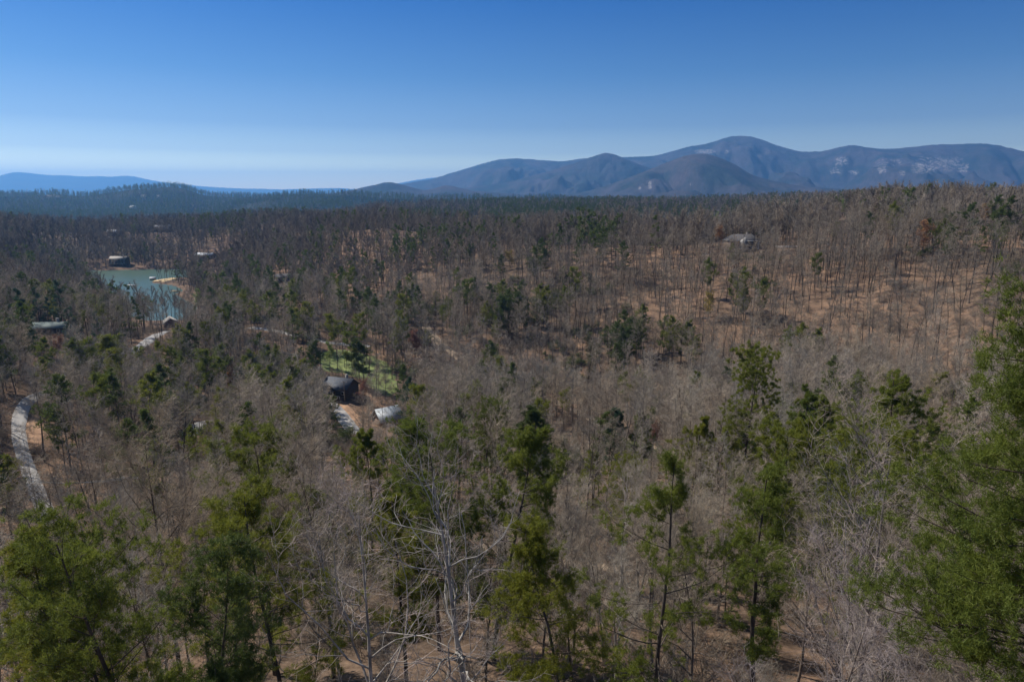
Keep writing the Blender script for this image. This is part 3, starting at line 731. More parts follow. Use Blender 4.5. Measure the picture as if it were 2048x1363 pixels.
def house(name, label, px, py, w, d, h, rise, rz, roof, wall, trim='white', hip=0.0, chim=True, deck=False, cat='house', over=0.6, rmin=60, floors=1, up=0.0, nwin=None, clear=True, far=False):
    X, Y, Zg = pix(px, py, rmin) if rmin < 2500 else (None,) * 3
    if X is None:
        x, y, z = ray(px, py); hh = math.hypot(x, y); X, Y = x / hh * rmin, y / hh * rmin; Zg = float(surf(np.array([X]), np.array([Y]))[0])
    t = thing(name, label, cat, (X, Y, Zg + up), rz)
    part('wall', wall_mesh(w, d, h, rise, wall, hip), t)
    rf = part('roof', gable_roof(w, d, h, rise, over, 0.25, roof, hip), t)
    if chim:
        c = part('chimney', Box().add((w * 0.22, d * 0.12, h + rise * 0.8 + 0.6), (0.9, 0.9, 2.4)).add((w * 0.22, d * 0.12, h + rise * 0.8 + 1.87), (1.1, 1.1, 0.15)).mesh('chimney', M['stone']), rf)
    for f in range(floors):
        zc = 1.5 + f * 2.8
        n_ = nwin or max(2, int(w / 3.2))
        for i in range(n_):
            xx = -w / 2 + w * (i + 0.5) / n_
            for sy in (-1, 1):
                if f == 0 and i == n_ // 2 and sy == -1:
                    dr = part('door', Box().add((xx, sy * (d / 2 + 0.04), 1.05), (1.0, 0.10, 2.1)).mesh('door', M['wood_brown']), t)
                    if not far: part('handle', Box().add((xx + 0.38, sy * (d / 2 + 0.12), 1.0), (0.10, 0.08, 0.10)).mesh('handle', M['metal_dark']), dr)
                    continue
                wn = part('window', Box().add((xx, sy * (d / 2 + 0.03), zc), (1.35, 0.08, 1.35)).mesh('window', M[trim]), t)
                part('pane', Box().add((xx, sy * (d / 2 + 0.06), zc), (1.1, 0.08, 1.1)).mesh('pane', M['glass']), wn)
    if deck:
        b = Box().add((0, -d / 2 - 1.6, -0.1), (w * 0.8, 3.0, 0.2))
        for i in range(5): b.add((-w * 0.38 + w * 0.19 * i, -d / 2 - 2.95, -1.2), (0.18, 0.18, 2.4))
        dk = part('deck', b.mesh('deck', M['wood_brown']), t)
        b = Box()
        for i in range(9): b.add((-w * 0.39 + w * 0.78 / 8 * i, -d / 2 - 3.0, 0.5), (0.1, 0.1, 1.0))
        b.add((0, -d / 2 - 3.0, 1.03), (w * 0.8, 0.12, 0.08)); part('railing', b.mesh('railing', M['white']), dk)
    if clear: mark(X, Y, max(w, d) * 0.62 + 1)
    return t, (X, Y, Zg)

t, hA = house('house', 'dark house with a black shingle roof beside the green field', 682, 790, 11, 8.5, 3.4, 2.8, R(-20), M['roof_black'], M['wood_dark'], deck=True, up=0.6)
b = Box(); W, D_ = 2.8, 4.0
for sx in (-1, 1): b.hexa([(sx * W, -D_ - 3.2, 3.0), (sx * W, -D_ - 3.2, 3.25), (0, -D_ - 3.2, 5.0), (0, -D_ - 3.2, 5.25), (sx * W, 0, 3.0), (sx * W, 0, 3.25), (0, 0, 5.0), (0, 0, 5.25)])
part('dormer_roof', b.mesh('dormer_roof', M['roof_black']), t)
part('porch_roof', Box().hexa([(-5, -7.6, 1.9), (-5, -7.6, 2.1), (-5, -4.2, 3.0), (-5, -4.2, 3.2), (1, -7.6, 1.9), (1, -7.6, 2.1), (1, -4.2, 3.0), (1, -4.2, 3.2)]).mesh('porch_roof', M['roof_black']), t)
t, hB = house('outbuilding', 'low building with a pale grey metal roof next to the blue green pine', 775, 848, 8.4, 7.4, 2.4, 3.3, R(38), M['roof_metal'], M['wood_brown'], chim=False, cat='building', up=0.3)
t, hC = house('house', 'large grey brown hipped roof house on the hilltop behind bare trees', 1482, 500, 19, 11, 5.4, 3.4, R(12), M['roof_brown'], M['wood_brown'], hip=4.0, floors=2, deck=True, up=0.5)
part('gable_wing', Box().hexa([(-4.5, -8.6, -2), (-4.5, -8.6, 5.2), (-1.6, -8.6, -2), (-1.6, -8.6, 7.4), (-4.5, -5.4, -2), (-4.5, -5.4, 5.2), (-1.6, -5.4, -2), (-1.6, -5.4, 7.4)]).mesh('gable_wing', M['stone']), t)
part('white_post', Box().add((7.5, -6.4, 1.6), (0.6, 0.6, 6.5)).add((3.2, -6.4, 5.3), (9.0, 0.35, 0.3)).mesh('white_post', M['white']), t)
t, hD = house('house', 'long dark house under a flat green grey roof at the left edge', 100, 668, 15, 8, 2.8, 1.6, R(6), M['roof_green'], M['wood_dark'], up=0.5)
t, hE = house('cabin', 'small cabin with a tan gable roof on the lake side', 342, 655, 9, 7, 2.8, 2.4, R(-60), M['roof_tan'], M['wood_brown'], chim=False, cat='cabin', up=0.4)
t, hF = house('lake_house', 'dark two storey house on the far lake shore', 240, 529, 17, 9, 5.6, 2.2, R(2), M['roof_tan'], M['wood_dark'], floors=2, deck=True, rmin=600, up=0.6)
t, hG = house('cabin', 'cabin with a blue grey roof on the wooded slope right of the lake', 566, 562, 10, 7, 2.8, 2.4, R(30), M['roof_brown'], M['wood_brown'], chim=False, cat='cabin', rmin=300)
t, hH = house('house', 'pale roofed house above the lake, left of the wider pale roof', 231, 472, 16, 9, 3.0, 2.4, R(5), M['roof_pale'], M['wood_brown'], rmin=700, far=True, up=3)
t, hI = house('house', 'wide pale roofed house on the ridge above the lake', 327, 463, 23, 10, 3.0, 2.6, R(-5), M['roof_pale'], M['wood_brown'], rmin=700, far=True, up=3)
t, hJ = house('house', 'low pale building right of the lake behind a dark pine', 412, 517, 19, 9, 3.0, 2.0, R(-8), M['roof_pale'], M['wood_brown'], rmin=600, far=True, up=1)
house('house', 'tiny bright house on the slope of the far left wooded hill', 286, 396, 26, 12, 8, 4, R(4), M['roof_tan'], M['cream'], rmin=2900, far=True, up=6, chim=False)
house('house', 'tiny pale house on the crest of the far left wooded hill', 262, 378, 24, 12, 8, 4, R(-6), M['roof_pale'], M['cream'], rmin=3200, far=True, up=14, chim=False)
house('house', 'tiny pale house on the foot of the dark conical mountain', 1382, 374, 40, 18, 10, 6, R(4), M['roof_pale'], M['cream'], rmin=4700, far=True, up=10, chim=False)
house('house', 'tiny pale house far right below the rocky cliffs', 1845, 384, 45, 16, 9, 5, R(0), M['roof_pale'], M['cream'], rmin=3000, far=True, up=20, chim=False)

# white rail fence right of the hilltop house
X, Y, Zg = pix(1572, 497, 200); t = thing('rail_fence', 'white rail fence right of the hilltop house', 'fence', (X, Y, Zg), R(-3))
b = Box(); [b.add((i * 1.6 - 6.4, 0, 0.6), (0.18, 0.18, 1.5)) for i in range(9)]; part('post', b.mesh('post', M['white']), t)
part('rail', Box().add((0, 0.14, 1.1), (13, 0.1, 0.35)).add((0, 0.14, 0.55), (13, 0.1, 0.25)).mesh('rail', M['white']), t); mark(X, Y, 4)
# docks
def dock(px, py, L, W, rz, label, m):
    x, y = on_plane(px, py, LAKE_Z); t = thing('dock', label, 'dock', (x, y, LAKE_Z), rz)
    part('deck', Box().add((0, 0, 0.65), (L, W, 0.25)).mesh('deck', m), t)
    for i in (-1, 1):
        for j in (-1, 1): part('post', Box().add((i * L * .46, j * W * .4, -0.4), (0.3, 0.3, 3.2)).mesh('post', M['wood_brown']), t)
dock(264, 571, 7, 2.4, R(4), 'white floating dock in the middle of the lake', M['white'])
dock(350, 583, 6, 3, R(-30), 'tan dock with a white edge on the right lake shore', M['sand'])
x, y = on_plane(306, 560, LAKE_Z); t = thing('boathouse', 'pale boathouse at the tip of the sandy lake bank', 'boathouse', (x, y, LAKE_Z), 0.2)
part('wall', Box().add((0, 0, 1.0), (4.5, 3, 1.8)).mesh('wall', M['cream']), t); part('roof', gable_roof(4.5, 3, 1.8, 1.0, 0.4, 0.2, M['roof_pale']), t)
# water tower on the far ridge
x, y, z = ray(684, 386); h_ = math.hypot(x, y); X, Y = x / h_ * 3400, y / h_ * 3400; Zg = float(surf(np.array([X]), np.array([Y]))[0])
t = thing('water_tower', 'tiny dark water tower standing above the far ridge left of the mountains', 'water tower', (X, Y, Zg))
zt = 13.0 - Zg
g_ = Geo(); g_.tube(np.array([[a, b_, -2] for a in (-4, 4) for b_ in (-4, 4)], float), np.array([[a, b_, zt - 4] for a in (-3, 3) for b_ in (-3, 3)], float), np.full(4, 0.7), np.full(4, 0.6), 6); part('leg', g_.mesh('leg', M['metal_dark']), t)
g_ = Geo(); zs = [-5, -3, 1, 3.4, 5]; rr_ = [1.5, 5.5, 6, 4, 0.4]
for a in range(4): g_.tube(np.array([[0, 0, zt + zs[a]]], float), np.array([[0, 0, zt + zs[a + 1]]], float), np.array([rr_[a]]), np.array([rr_[a + 1]]), 16)
part('tank', g_.mesh('tank', M['metal_dark']), t)
# utility poles and their lines
def pole(X, Y, h, label):
    t = thing('utility_pole', label, 'utility pole', (X, Y, hz(X, Y)))
    g_ = Geo(); g_.tube(np.array([[0, 0, -1.0]]), np.array([[0, 0, h]], float), np.array([0.16]), np.array([0.11]), 8); part('shaft', g_.mesh('shaft', M['bark']), t)
    part('crossarm', Box().add((0, 0, h - 0.5), (2.2, 0.12, 0.14)).mesh('crossarm', M['bark']), t)
    for i in (-0.95, 0, 0.95): part('insulator', Box().add((i, 0, h - 0.33), (0.12, 0.12, 0.22)).mesh('insulator', M['white']), t)
    mark(X, Y, 2); return np.array([X, Y, hz(X, Y) + h - 0.25])
X, Y, _ = pix(690, 808, 100); e0 = pole(X, Y, 9, 'utility pole in front of the black roofed house')
X, Y = polar(-120, 128); p0 = pole(X, Y, 10, 'utility pole beyond the left edge by the gravel road')
X, Y = polar(190, 104); p1 = pole(X, Y, 10, 'utility pole in the woods right of the gravel road')
def wire(a, b, label, sag=1.2):
    for k in (-0.95, 0, 0.95):
        t_ = np.linspace(0, 1, 25)[:, None]; P = a + (b - a) * t_; P[:, 0] += k; P[:, 2] -= 4 * sag * (t_ * (1 - t_))[:, 0]
        g_ = Geo(); g_.lines(P[None], np.full((1, 25), 0.028), 4, None); o = bpy.data.objects.new('power_line', g_.mesh('power_line', M['metal_dark'])); COL.objects.link(o)
        o['category'] = 'power line'; o['label'] = label; o['group'] = label
wire(p0, p1, 'thin overhead power lines crossing the gravel road at the left edge')
# fallen logs on the open hillside
for i in range(9):
    X, Y, Zg = pix(1380 + rng.uniform(0, 420), rng.uniform(560, 760), 150); a = rng.uniform(0, 3.1); L = rng.uniform(7, 12); dx, dy = math.cos(a) * L / 2, math.sin(a) * L / 2
    g_ = Geo(); g_.tube(np.array([[X - dx, Y - dy, hz(X - dx, Y - dy) + .25]]), np.array([[X + dx, Y + dy, hz(X + dx, Y + dy) + .25]]), np.array([0.26]), np.array([0.14]), 7)
    o = bpy.data.objects.new('fallen_log', g_.mesh('fallen_log', M['bark_white'] if i % 3 == 0 else M['bark_dark'])); COL.objects.link(o); o['category'] = 'log'; o['group'] = 'fallen logs on the hillside'
    o['label'] = 'pale fallen trunk lying on the open hillside leaf litter' if i % 3 == 0 else 'dark fallen trunk lying on the open hillside leaf litter'
SIGHT += [(682, 770, 24, 14, 270), (775, 822, 24, 14, 225), (692, 835, 22, 20, 225), (1482, 480, 20, 3, 415), (1572, 492, 8, 3, 425), (105, 655, 30, 8, 330), (345, 636, 12, 8, 420), (240, 522, 20, 8, 780),
          (566, 557, 12, 5, 510), (231, 468, 14, 4, 930), (327, 458, 18, 4, 940), (412, 512, 20, 4, 770), (40, 850, 14, 40, 145), (300, 682, 22, 12, 310), (235, 555, 50, 14, 445), (310, 575, 50, 20, 370), (300, 605, 25, 12, 330),
          (692, 722, 12, 10, 235), (735, 740, 12, 12, 235), (770, 765, 8, 14, 235), (522, 656, 18, 5, 340), (410, 845, 14, 6, 200), (1140, 815, 60, 8, 200), (1062, 848, 20, 26, 113), (1500, 790, 34, 60, 96), (1226, 850, 10, 20, 125), (1288, 850, 12, 20, 124), (816, 790, 12, 28, 203), (1775, 790, 30, 35, 68), (870, 900, 45, 30, 46), (985, 900, 40, 30, 44)]

# ------------------------------------------------------------------ hero trees
rot = lambda: random.uniform(0, 6.28)
taken = []
def hero(name, label, cat, px, py, r, build, group=None, rz=0.0, **kw):
    loc, H = spot(px, py, r); taken.append((loc[0], loc[1]))
    k = build(H, 2 if r > 60 else 1 if r > 38 else 0); mark(loc[0], loc[1], 3.2)
    return tree(k, name, loc, label, cat, group, rotz=rz)
def hp(seed, style, cb, w, **kw): return lambda H, far=False: pine(seed, H, 3, style, cb, w, **{**(dict(bw=0.019, bl=0.25, K=28) if far == 2 else dict(bw=0.015, bl=0.22, K=26) if far else {}), **kw})
def hb(seed, **kw): return lambda H, far=False: bare_tree(seed, H, 3, **kw)
hero('pine_tree', 'tall bright green pine with two dark trunks forking low, at bottom left', 'pine tree', 200, 1035, 27, hp(11, 'round', 0.22, 0.175, fork=True, dens=0.68, nb=6, sub=7, sig=0.20, wav=0.05, bw=0.012))
hero('pine_tree', 'narrow pine just left of the forked pine at the bottom left', 'pine tree', 75, 1068, 30, hp(12, 'virginia', 0.3, 0.14, dens=0.65, nb=6, sub=7, sig=0.20, wav=0.05, bw=0.012))
hero('pine_tree', 'short bushy dark green pine right of the forked pine at the bottom left', 'pine tree', 357, 1172, 24.5, hp(13, 'round', 0.05, 0.15, mc='needle_dark', dens=0.8, nb=6, sub=7, sig=0.20, wav=0.05, bw=0.012))
hero('pine_tree', 'low dark green pine at the bottom edge right of the short bushy pine', 'pine tree', 440, 1275, 24, hp(14, 'virginia', 0.05, 0.10, mc='needle_dark'))
hero('pine_tree', 'dense rounded pine top standing behind the loose tall pine left of centre', 'pine tree', 512, 885, 50, hp(15, 'round', 0.25, 0.18, dens=0.9, nb=6, sub=7, sig=0.20, wav=0.05))
hero('pine_tree', 'loose tall pine with a bare dark lower trunk, left of the pale barked tree', 'pine tree', 535, 1000, 32, hp(16, 'virginia', 0.42, 0.26, dens=0.7, nb=6, sub=7, sig=0.20, wav=0.05, bw=0.012))
hero('pine_tree', 'broad yellow green pine behind the pale barked tree, left of its twin', 'pine tree', 868, 862, 50, hp(17, 'round', 0.3, 0.25, dens=1.1, nb=6, sub=7, sig=0.20, wav=0.05))
hero('pine_tree', 'broad pine with a dark trunk behind the pale barked tree, right of its twin', 'pine tree', 985, 866, 47, hp(18, 'virginia', 0.25, 0.25, dens=1.1, nb=6, sub=7, sig=0.20, wav=0.05))
hero('pine_tree', 'small pine crown in front of the grey metal roof', 'pine tree', 735, 868, 72, hp(19, 'virginia', 0.3, 0.22))
hero('pine_tree', 'low spreading pine left of the two broad central pines', 'pine tree', 800, 985, 41, hp(29, 'virginia', 0.35, 0.2, dens=0.8))
hero('pine_tree', 'green pine with a dark leaning trunk, just right of bottom centre', 'pine tree', 1128, 1058, 30, hp(20, 'virginia', 0.1, 0.21, dens=0.95, lean=0.06, nb=6, sub=7, sig=0.20, wav=0.05, bw=0.012))
hero('pine_tree', 'tall sparse pine with a bare top leader right of bottom centre', 'pine tree', 1360, 935, 33, hp(21, 'virginia', 0.12, 0.24, dens=0.7, nb=6, sub=7, sig=0.20, wav=0.05, bw=0.012))
hero('pine_tree', 'thin pine with crooked dark trunk and few needles, left of the vase shaped tree', 'pine tree', 1575, 925, 35, hp(22, 'virginia', 0.4, 0.14, dens=0.5, lean=0.05, nb=6, sub=7, sig=0.20, wav=0.05, bw=0.012))
hero('pine_tree', 'huge bright green pine reaching in from the right edge', 'pine tree', 2250, 585, 15.8, hp(23, 'layer', 0.74, 0.112, lean=0.0, dens=1.7, rt=0.28, K=30, bw=0.0065, bl=0.13, sub=9, nb=8, sig=0.15))
hero('pine_tree', 'flat topped pine with several upright stems in front of the open hillside', 'pine tree', 1500, 716, 100, hp(24, 'round', 0.3, 0.19, dens=1.3))
hero('pine_tree', 'pale loose pine right of the flat topped pine', 'pine tree', 1605, 782, 86, hp(25, 'virginia', 0.25, 0.2))
hero('pine_tree', 'pale loose pine between the flat topped pine and the layered pine', 'pine tree', 1668, 800, 78, hp(26, 'virginia', 0.3, 0.2))
hero('pine_tree', 'layered yellow green pine with a long left limb beside the huge right pine', 'pine tree', 1775, 742, 72, hp(27, 'virginia', 0.35, 0.24, dens=1.2))
hero('pine_tree', 'dense cone shaped green pine alone among the bare trees at centre', 'pine tree', 1062, 813, 118, hp(28, 'cone', 0.03, 0.42, dens=1.4, mc='needle_dark'))
hero('pine_tree', 'blue green cone shaped pine beside the grey metal roof', 'pine tree', 816, 752, 208, lambda H, far=False: pine(30, H, 2, 'cone', 0.08, 0.2, mc='needle_blue', dens=1.3))
hero('pine_tree', 'small greyish pine at the left of the pair by the pale track', 'pine tree', 1226, 824, 130, hp(31, 'round', 0.15, 0.19, mc='needle_blue'))
hero('pine_tree', 'small greyish pine at the right of the pair by the pale track', 'pine tree', 1288, 822, 128, hp(32, 'virginia', 0.2, 0.19))
hero('pine_tree', 'bushy pine below the pale loose pines, right of the flat topped pine', 'pine tree', 1570, 880, 62, hp(33, 'round', 0.25, 0.22))
hero('pine_tree', 'yellow green pine crown low behind the bare vase shaped tree', 'pine tree', 1720, 890, 52, hp(34, 'round', 0.3, 0.24))
hero('pine_tree', 'open pine on the slope left of the thin crooked pine', 'pine tree', 1400, 838, 92, hp(35, 'virginia', 0.2, 0.2))

hero('bare_tree', 'pale barked leafless tree with crooked white limbs at the bottom centre', 'bare tree', 955, 940, 29, hb(40, spread=0.38, base=0.30, limb_n=17, rt=0.22, mt='bark_white', mc='twig_pale', crook=0.22, twig_r=0.006, tw=0.55))
hero('bare_tree', 'smaller pale barked tree with sprawling limbs left of the tall pale one', 'bare tree', 735, 1045, 26, hb(41, spread=0.42, base=0.35, limb_n=12, rt=0.17, mt='bark_white', mc='twig_pale', crook=0.22, twig_r=0.006, tw=0.55))
hero('bare_tree', 'dark leafless tree with a tall vase shaped crown at lower right', 'bare tree', 1765, 905, 31, hb(42, spread=0.34, base=0.33, rt=0.19, mt='bark', mc='twig_pale', crook=0.10, tw=0.6))
hero('bare_tree', 'low forked leafless tree at the bottom right corner', 'bare tree', 1985, 1095, 26, hb(43, spread=0.34, base=0.5, rt=0.15, crook=0.16))
hero('bare_tree', 'small pale leafless sapling forking low between the crooked pine and the vase shaped tree', 'bare tree', 1660, 1140, 26, hb(44, spread=0.40, base=0.25, rt=0.11, mt='bark', mc='twig_pale', limb_n=8))
hero('bare_tree', 'dark branching leafless tree right of the loose tall pine', 'bare tree', 640, 905, 45, hb(45, spread=0.36, base=0.3, rt=0.18, mt='bark_dark', crook=0.18))
hero('bare_tree', 'dark crooked leafless tree above the forked pine at lower left', 'bare tree', 310, 905, 50, hb(46, spread=0.36, base=0.3, rt=0.18, mt='bark_dark', crook=0.16))
hero('bare_tree', 'pale branched leafless tree rising behind the bright crown at right', 'bare tree', 1740, 935, 43, hb(47, spread=0.34, base=0.4, rt=0.14, mt='bark_white', mc='twig_pale', tw=0.5))
N_HP = 25; N_HB = 8

# trees budding into colour, by the pixel of their foot
budk = {}
for i, (c_, nm) in enumerate((('bud_orange', 'orange'), ('bud_yellow', 'yellow'), ('bud_red', 'red'), ('bud_green', 'green'))):
    budk[nm] = bare_tree(700 + i, 17, 2, spread=0.28, base=0.3, twig_r=0.019, rt=0.16, mc='twig', buds=c_, budn=1500)
for px, py, s, c_, lab in [
    (1845, 520, 1.0, 'orange', 'orange budding tree high on the right hillside above the huge pine'),
    (1415, 645, 0.8, 'yellow', 'golden yellow budding tree on the open hillside below the hilltop house'),
    (1436, 500, 0.8, 'orange', 'orange budding tree just left of the hilltop house'),
    (1434, 447, 0.9, 'green', 'pale green leafing tree on the ridge left above the hilltop house'),
    (1684, 437, 0.9, 'green', 'pale green leafing tree on the ridge right of the hilltop house'),
    (1965, 458, 0.8, 'orange', 'small orange budding tree near the right end of the ridge'),
    (830, 725, 0.8, 'red', 'reddish budding tree at the right end of the green field'),
    (728, 812, 0.55, 'red', 'low reddish budding tree between the black roof and the grey metal roof'),
    (462, 805, 0.7, 'orange', 'small orange budding tree among the pines left of the black roof'),
    (1020, 540, 0.7, 'yellow', 'small yellowish budding tree on the middle wooded slope'),
    (948, 448, 0.8, 'yellow', 'yellow budding tree in the row of pines on the far ridge'),
    (398, 632, 0.9, 'green', 'bright green leafing tree right of the lake'),
    (120, 722, 0.5, 'red', 'rusty red bush at the left below the long green grey roof'),
    (660, 735, 0.6, 'green', 'low green leafing tree at the left end of the green field'),
    (1310, 905, 0.5, 'red', 'low reddish budding tree by the pale track at centre right')]:
    X, Y, Zg = pix(px, py, 60); rr0 = math.hypot(X, Y); SIGHT.append((px, py - 17 * s * F / rr0 * 0.65, 6, 5, rr0 - 3)); tree(budk[c_], 'budding_tree', (X, Y, Zg - 0.2), lab, 'budding tree', None, s, rot()); mark(X, Y, 3)

# ------------------------------------------------------------------ scattered woods
def grid(r0, r1, area, a0=-50, a1=47):
    c = math.sqrt(area); L = r1
    xs = np.arange(L * math.sin(R(a0)) - c, L * math.sin(R(a1)) + c, c); ys = np.arange(r0 * math.cos(R(max(abs(a0), abs(a1)))) - c, L + c, c)
    X, Y = np.meshgrid(xs, ys); X = X.ravel() + rng.uniform(-.48, .48, X.size) * c; Y = Y.ravel() + rng.uniform(-.48, .48, Y.size) * c
    r = np.hypot(X, Y); a = np.degrees(np.arctan2(X, Y))
    m = (r >= r0) & (r < r1) & (a > a0) & (a < a1)
    return X[m], Y[m]

# pine groups seen in the photograph: foot pixel, spread in metres, number, which kinds
PG = [(300, 800, 12, 7, (0, 1)), (255, 835, 9, 4, (0, 1)), (345, 790, 8, 4, (0, 3)), (240, 780, 6, 3, (1,)), (470, 735, 9, 4, (1, 3)), (505, 760, 8, 3, (0, 3)), (440, 800, 8, 4, (0,)), (480, 850, 8, 4, (0,)), (390, 850, 6, 2, (0,)),
      (560, 800, 10, 6, (0, 3)), (610, 790, 9, 5, (0, 3)), (640, 765, 6, 3, (0, 3)), (590, 850, 7, 4, (0,)), (640, 860, 7, 3, (0,)), (380, 695, 4, 2, (2, 4)), (395, 740, 5, 2, (2,)), (325, 672, 4, 2, (2,)),
      (140, 650, 10, 4, (0, 3)), (165, 610, 8, 3, (3,)), (215, 640, 8, 3, (0, 3)), (250, 625, 7, 3, (1, 0)), (300, 640, 4, 2, (3,)), (20, 640, 16, 8, (3, 2)), (15, 735, 12, 9, (2, 3)), (50, 700, 12, 6, (0, 4)), (120, 690, 8, 3, (4, 0)),
      (90, 660, 8, 3, (0, 4)), (170, 560, 14, 6, (3,)), (10, 560, 20, 8, (3,)), (450, 640, 8, 4, (2, 3)), (400, 560, 10, 3, (3,)), (620, 695, 5, 2, (1,)), (480, 610, 10, 4, (3,)),
      (800, 455, 18, 5, (3,)), (850, 460, 22, 10, (3, 2)), (905, 462, 25, 9, (3,)), (940, 470, 22, 7, (0, 3)), (1010, 470, 28, 12, (3, 0)), (1060, 468, 20, 6, (3,)), (1110, 472, 18, 5, (0,)), (1190, 468, 25, 7, (3, 0)), (1250, 465, 20, 6, (3,)),
      (835, 510, 12, 6, (0, 3)), (870, 525, 12, 5, (3,)), (790, 545, 14, 5, (0, 3)), (935, 540, 5, 2, (2,)), (1100, 520, 10, 3, (0, 3)), (735, 640, 5, 2, (3,)), (790, 650, 7, 4, (2, 3)), (820, 640, 6, 3, (2,)), (915, 640, 6, 3, (0, 3)),
      (960, 665, 6, 3, (0, 3)), (1000, 670, 7, 4, (3, 0)), (1030, 668, 5, 3, (3,)), (1098, 660, 4, 2, (0,)), (1075, 560, 6, 2, (3,)), (1245, 760, 5, 3, (2, 3)), (1285, 720, 5, 4, (3, 0)), (1368, 735, 5, 3, (0,)), (1500, 650, 6, 2, (0,)),
      (1880, 510, 12, 5, (0,)), (1920, 530, 10, 4, (0, 3)), (1990, 500, 12, 4, (0, 3)), (1620, 455, 12, 5, (3, 0)), (1715, 470, 9, 4, (3,)), (1690, 440, 14, 5, (0,)), (1800, 440, 20, 6, (3,)), (1950, 440, 20, 6, (3, 0)), (2030, 430, 22, 8, (3,)),
      (1860, 430, 25, 8, (3,)), (1750, 425, 25, 7, (3,)), (1585, 770, 5, 2, (0,)), (560, 640, 8, 3, (3,)), (670, 600, 10, 3, (3,)), (690, 680, 6, 2, (3,)), (530, 560, 14, 4, (3,)), (930, 500, 12, 3, (3,))]
px_, py_, pv_ = [], [], []
for (gx, gy, sp, n_, kk) in PG:
    X, Y, Zg = pix(gx, gy, 90)
    for i in range(int(n_ * 1.5 + 1)):
        px_.append(X + rng.normal(0, sp)); py_.append(Y + rng.normal(0, sp * 0.8)); pv_.append(kk[rng.integers(len(kk))])
PX, PY, PV = np.array(px_), np.array(py_), np.array(pv_)

def conif(x, y):
    r = np.hypot(x, y); n = fbm(x / 60, y / 60, 3, 44)
    base = 0.03 + 0.06 * (r < 240) + 0.06 * ((x < 0) & (r > 110) & (r < 700))
    base = base * np.where((x > -10) & (r > 265) & (r < 560), 0.35, 1.0)
    base = base + 0.85 * np.clip((n - 0.60) * 8, 0, 1) * (r > 420)
    n2 = fbm(x / 300, y / 300, 3, 45); base = base + 0.75 * np.clip((n2 - 0.46) * 7, 0, 1) * (r > 900)
    base = base + 0.55 * (r > 2600)
    return np.clip(base, 0, 0.9)

bands = [(24, 130, 12), (130, 420, 20), (420, 900, 25), (900, 1500, 42), (1500, 2600, 110), (2600, 5200, 300)]
ax, ay, ac, ab = [], [], [], []
for bi, (r0, r1, ar) in enumerate(bands):
    x, y = grid(r0, r1, ar, -52 if r1 < 500 else -43, 48 if r1 < 500 else 43)
    dn = fbm(x / 40, y / 40, 3, 77)
    keep = rng.random(len(x)) < np.clip(0.62 + (dn - 0.45) * 2.0, 0.35, 1)
    # thinner woods on the open hillside to the right
    r = np.hypot(x, y); a = np.degrees(np.arctan2(x, y))
    op = np.exp(-((a - 22) / 12) ** 2 - ((r - 335) / 75) ** 2); keep &= rng.random(len(x)) > op * 0.05
    x, y = x[keep], y[keep]
    ax.append(x); ay.append(y); ac.append(rng.random(len(x)) < conif(x, y)); ab.append(np.full(len(x), bi))
X = np.concatenate(ax + [PX]); Y = np.concatenate(ay + [PY]); CN = np.concatenate(ac + [np.ones(len(PX), bool)]); PVV = np.concatenate([np.full(sum(map(len, ax)), -1), PV])
r = np.hypot(X, Y); Zt = surf(X, Y) - 0.15
Hs = np.where(r < 160, rng.uniform(0.62, 1.04, len(X)), rng.uniform(0.68, 1.22, len(X))) * np.where(r > 1500, 1.15, 1) * np.where(r > 2600, 1.25, 1)
Hs *= np.where(r < 45, 0.88, 1.0) * np.where((X > 0) & (r > 272) & (r < 620), 1.12, 1.0)
Hs *= np.where(CN & (r > 140), 1.05, 1.0)
small = (rng.random(len(X)) < 0.18) & ~CN; Hs = np.where(small, Hs * 0.6, Hs)
bl = blocked(X, Y, Zt, Hs * 17, Hs * 2.4)
tk = np.array(taken); near = r < 140
for tx, ty in tk: bl |= near & ((X - tx) ** 2 + (Y - ty) ** 2 < 3.0 ** 2)
# nothing tall close to the eye
m = ~bl; X, Y, Zt, Hs, CN, PVV, r = (q[m] for q in (X, Y, Zt, Hs, CN, PVV, r))
az_ = np.degrees(np.arctan2(X, Y)); inview = (np.abs(az_) < 38.5) & (r > 24)
RZ = rng.uniform(0, 6.283, len(X)); VK = rng.integers(0, 1000, len(X))
TX, TY = rng.normal(0, 0.035, len(X)), rng.normal(0, 0.035, len(X))

def choose(n_ind, mask):
    idx = np.where(mask & inview)[0]; idx = idx[np.argsort(r[idx])][:n_ind]
    return idx
bi = choose(286 - N_HB, ~CN); pi = choose(286 - N_HP, CN)
ind = np.zeros(len(X), bool)
SRC = {}
def zone(i):
    return 0 if r[i] < 60 else 1 if r[i] < 160 else 2 if az_[i] < -8 else 3
BL = [('slender leafless grey tree in the nearest thicket below the camera', 'bare trees of the nearest thicket'),
      ('leafless grey tree in the twiggy woods between the nearest thicket and the valley', 'bare trees down the near slope'),
      ('leafless grey tree in the valley woods towards the lake', 'bare trees in the valley towards the lake'),
      ('leafless grey tree on the far side of the valley', 'bare trees across the valley')]
PL = [('plain green pine in the nearest thicket below the camera', 'pines of the nearest thicket'),
      ('green pine scattered among the bare trees down the near slope', 'pines down the near slope'),
      ('dark green pine standing in the valley woods towards the lake', 'pines in the valley towards the lake'),
      ('dark green pine standing among bare trees on the far side of the valley', 'pines across the valley')]
SECT = [(150, 'by the curving gravel road at the left'), (420, 'above the forked pine at lower left'), (620, 'left of the black roofed house'), (850, 'below the grey metal roof'),
        (1120, 'around the broad central pines'), (1360, 'below the dirt track'), (1640, 'below the flat topped pine'), (9999, 'beside the huge right pine')]
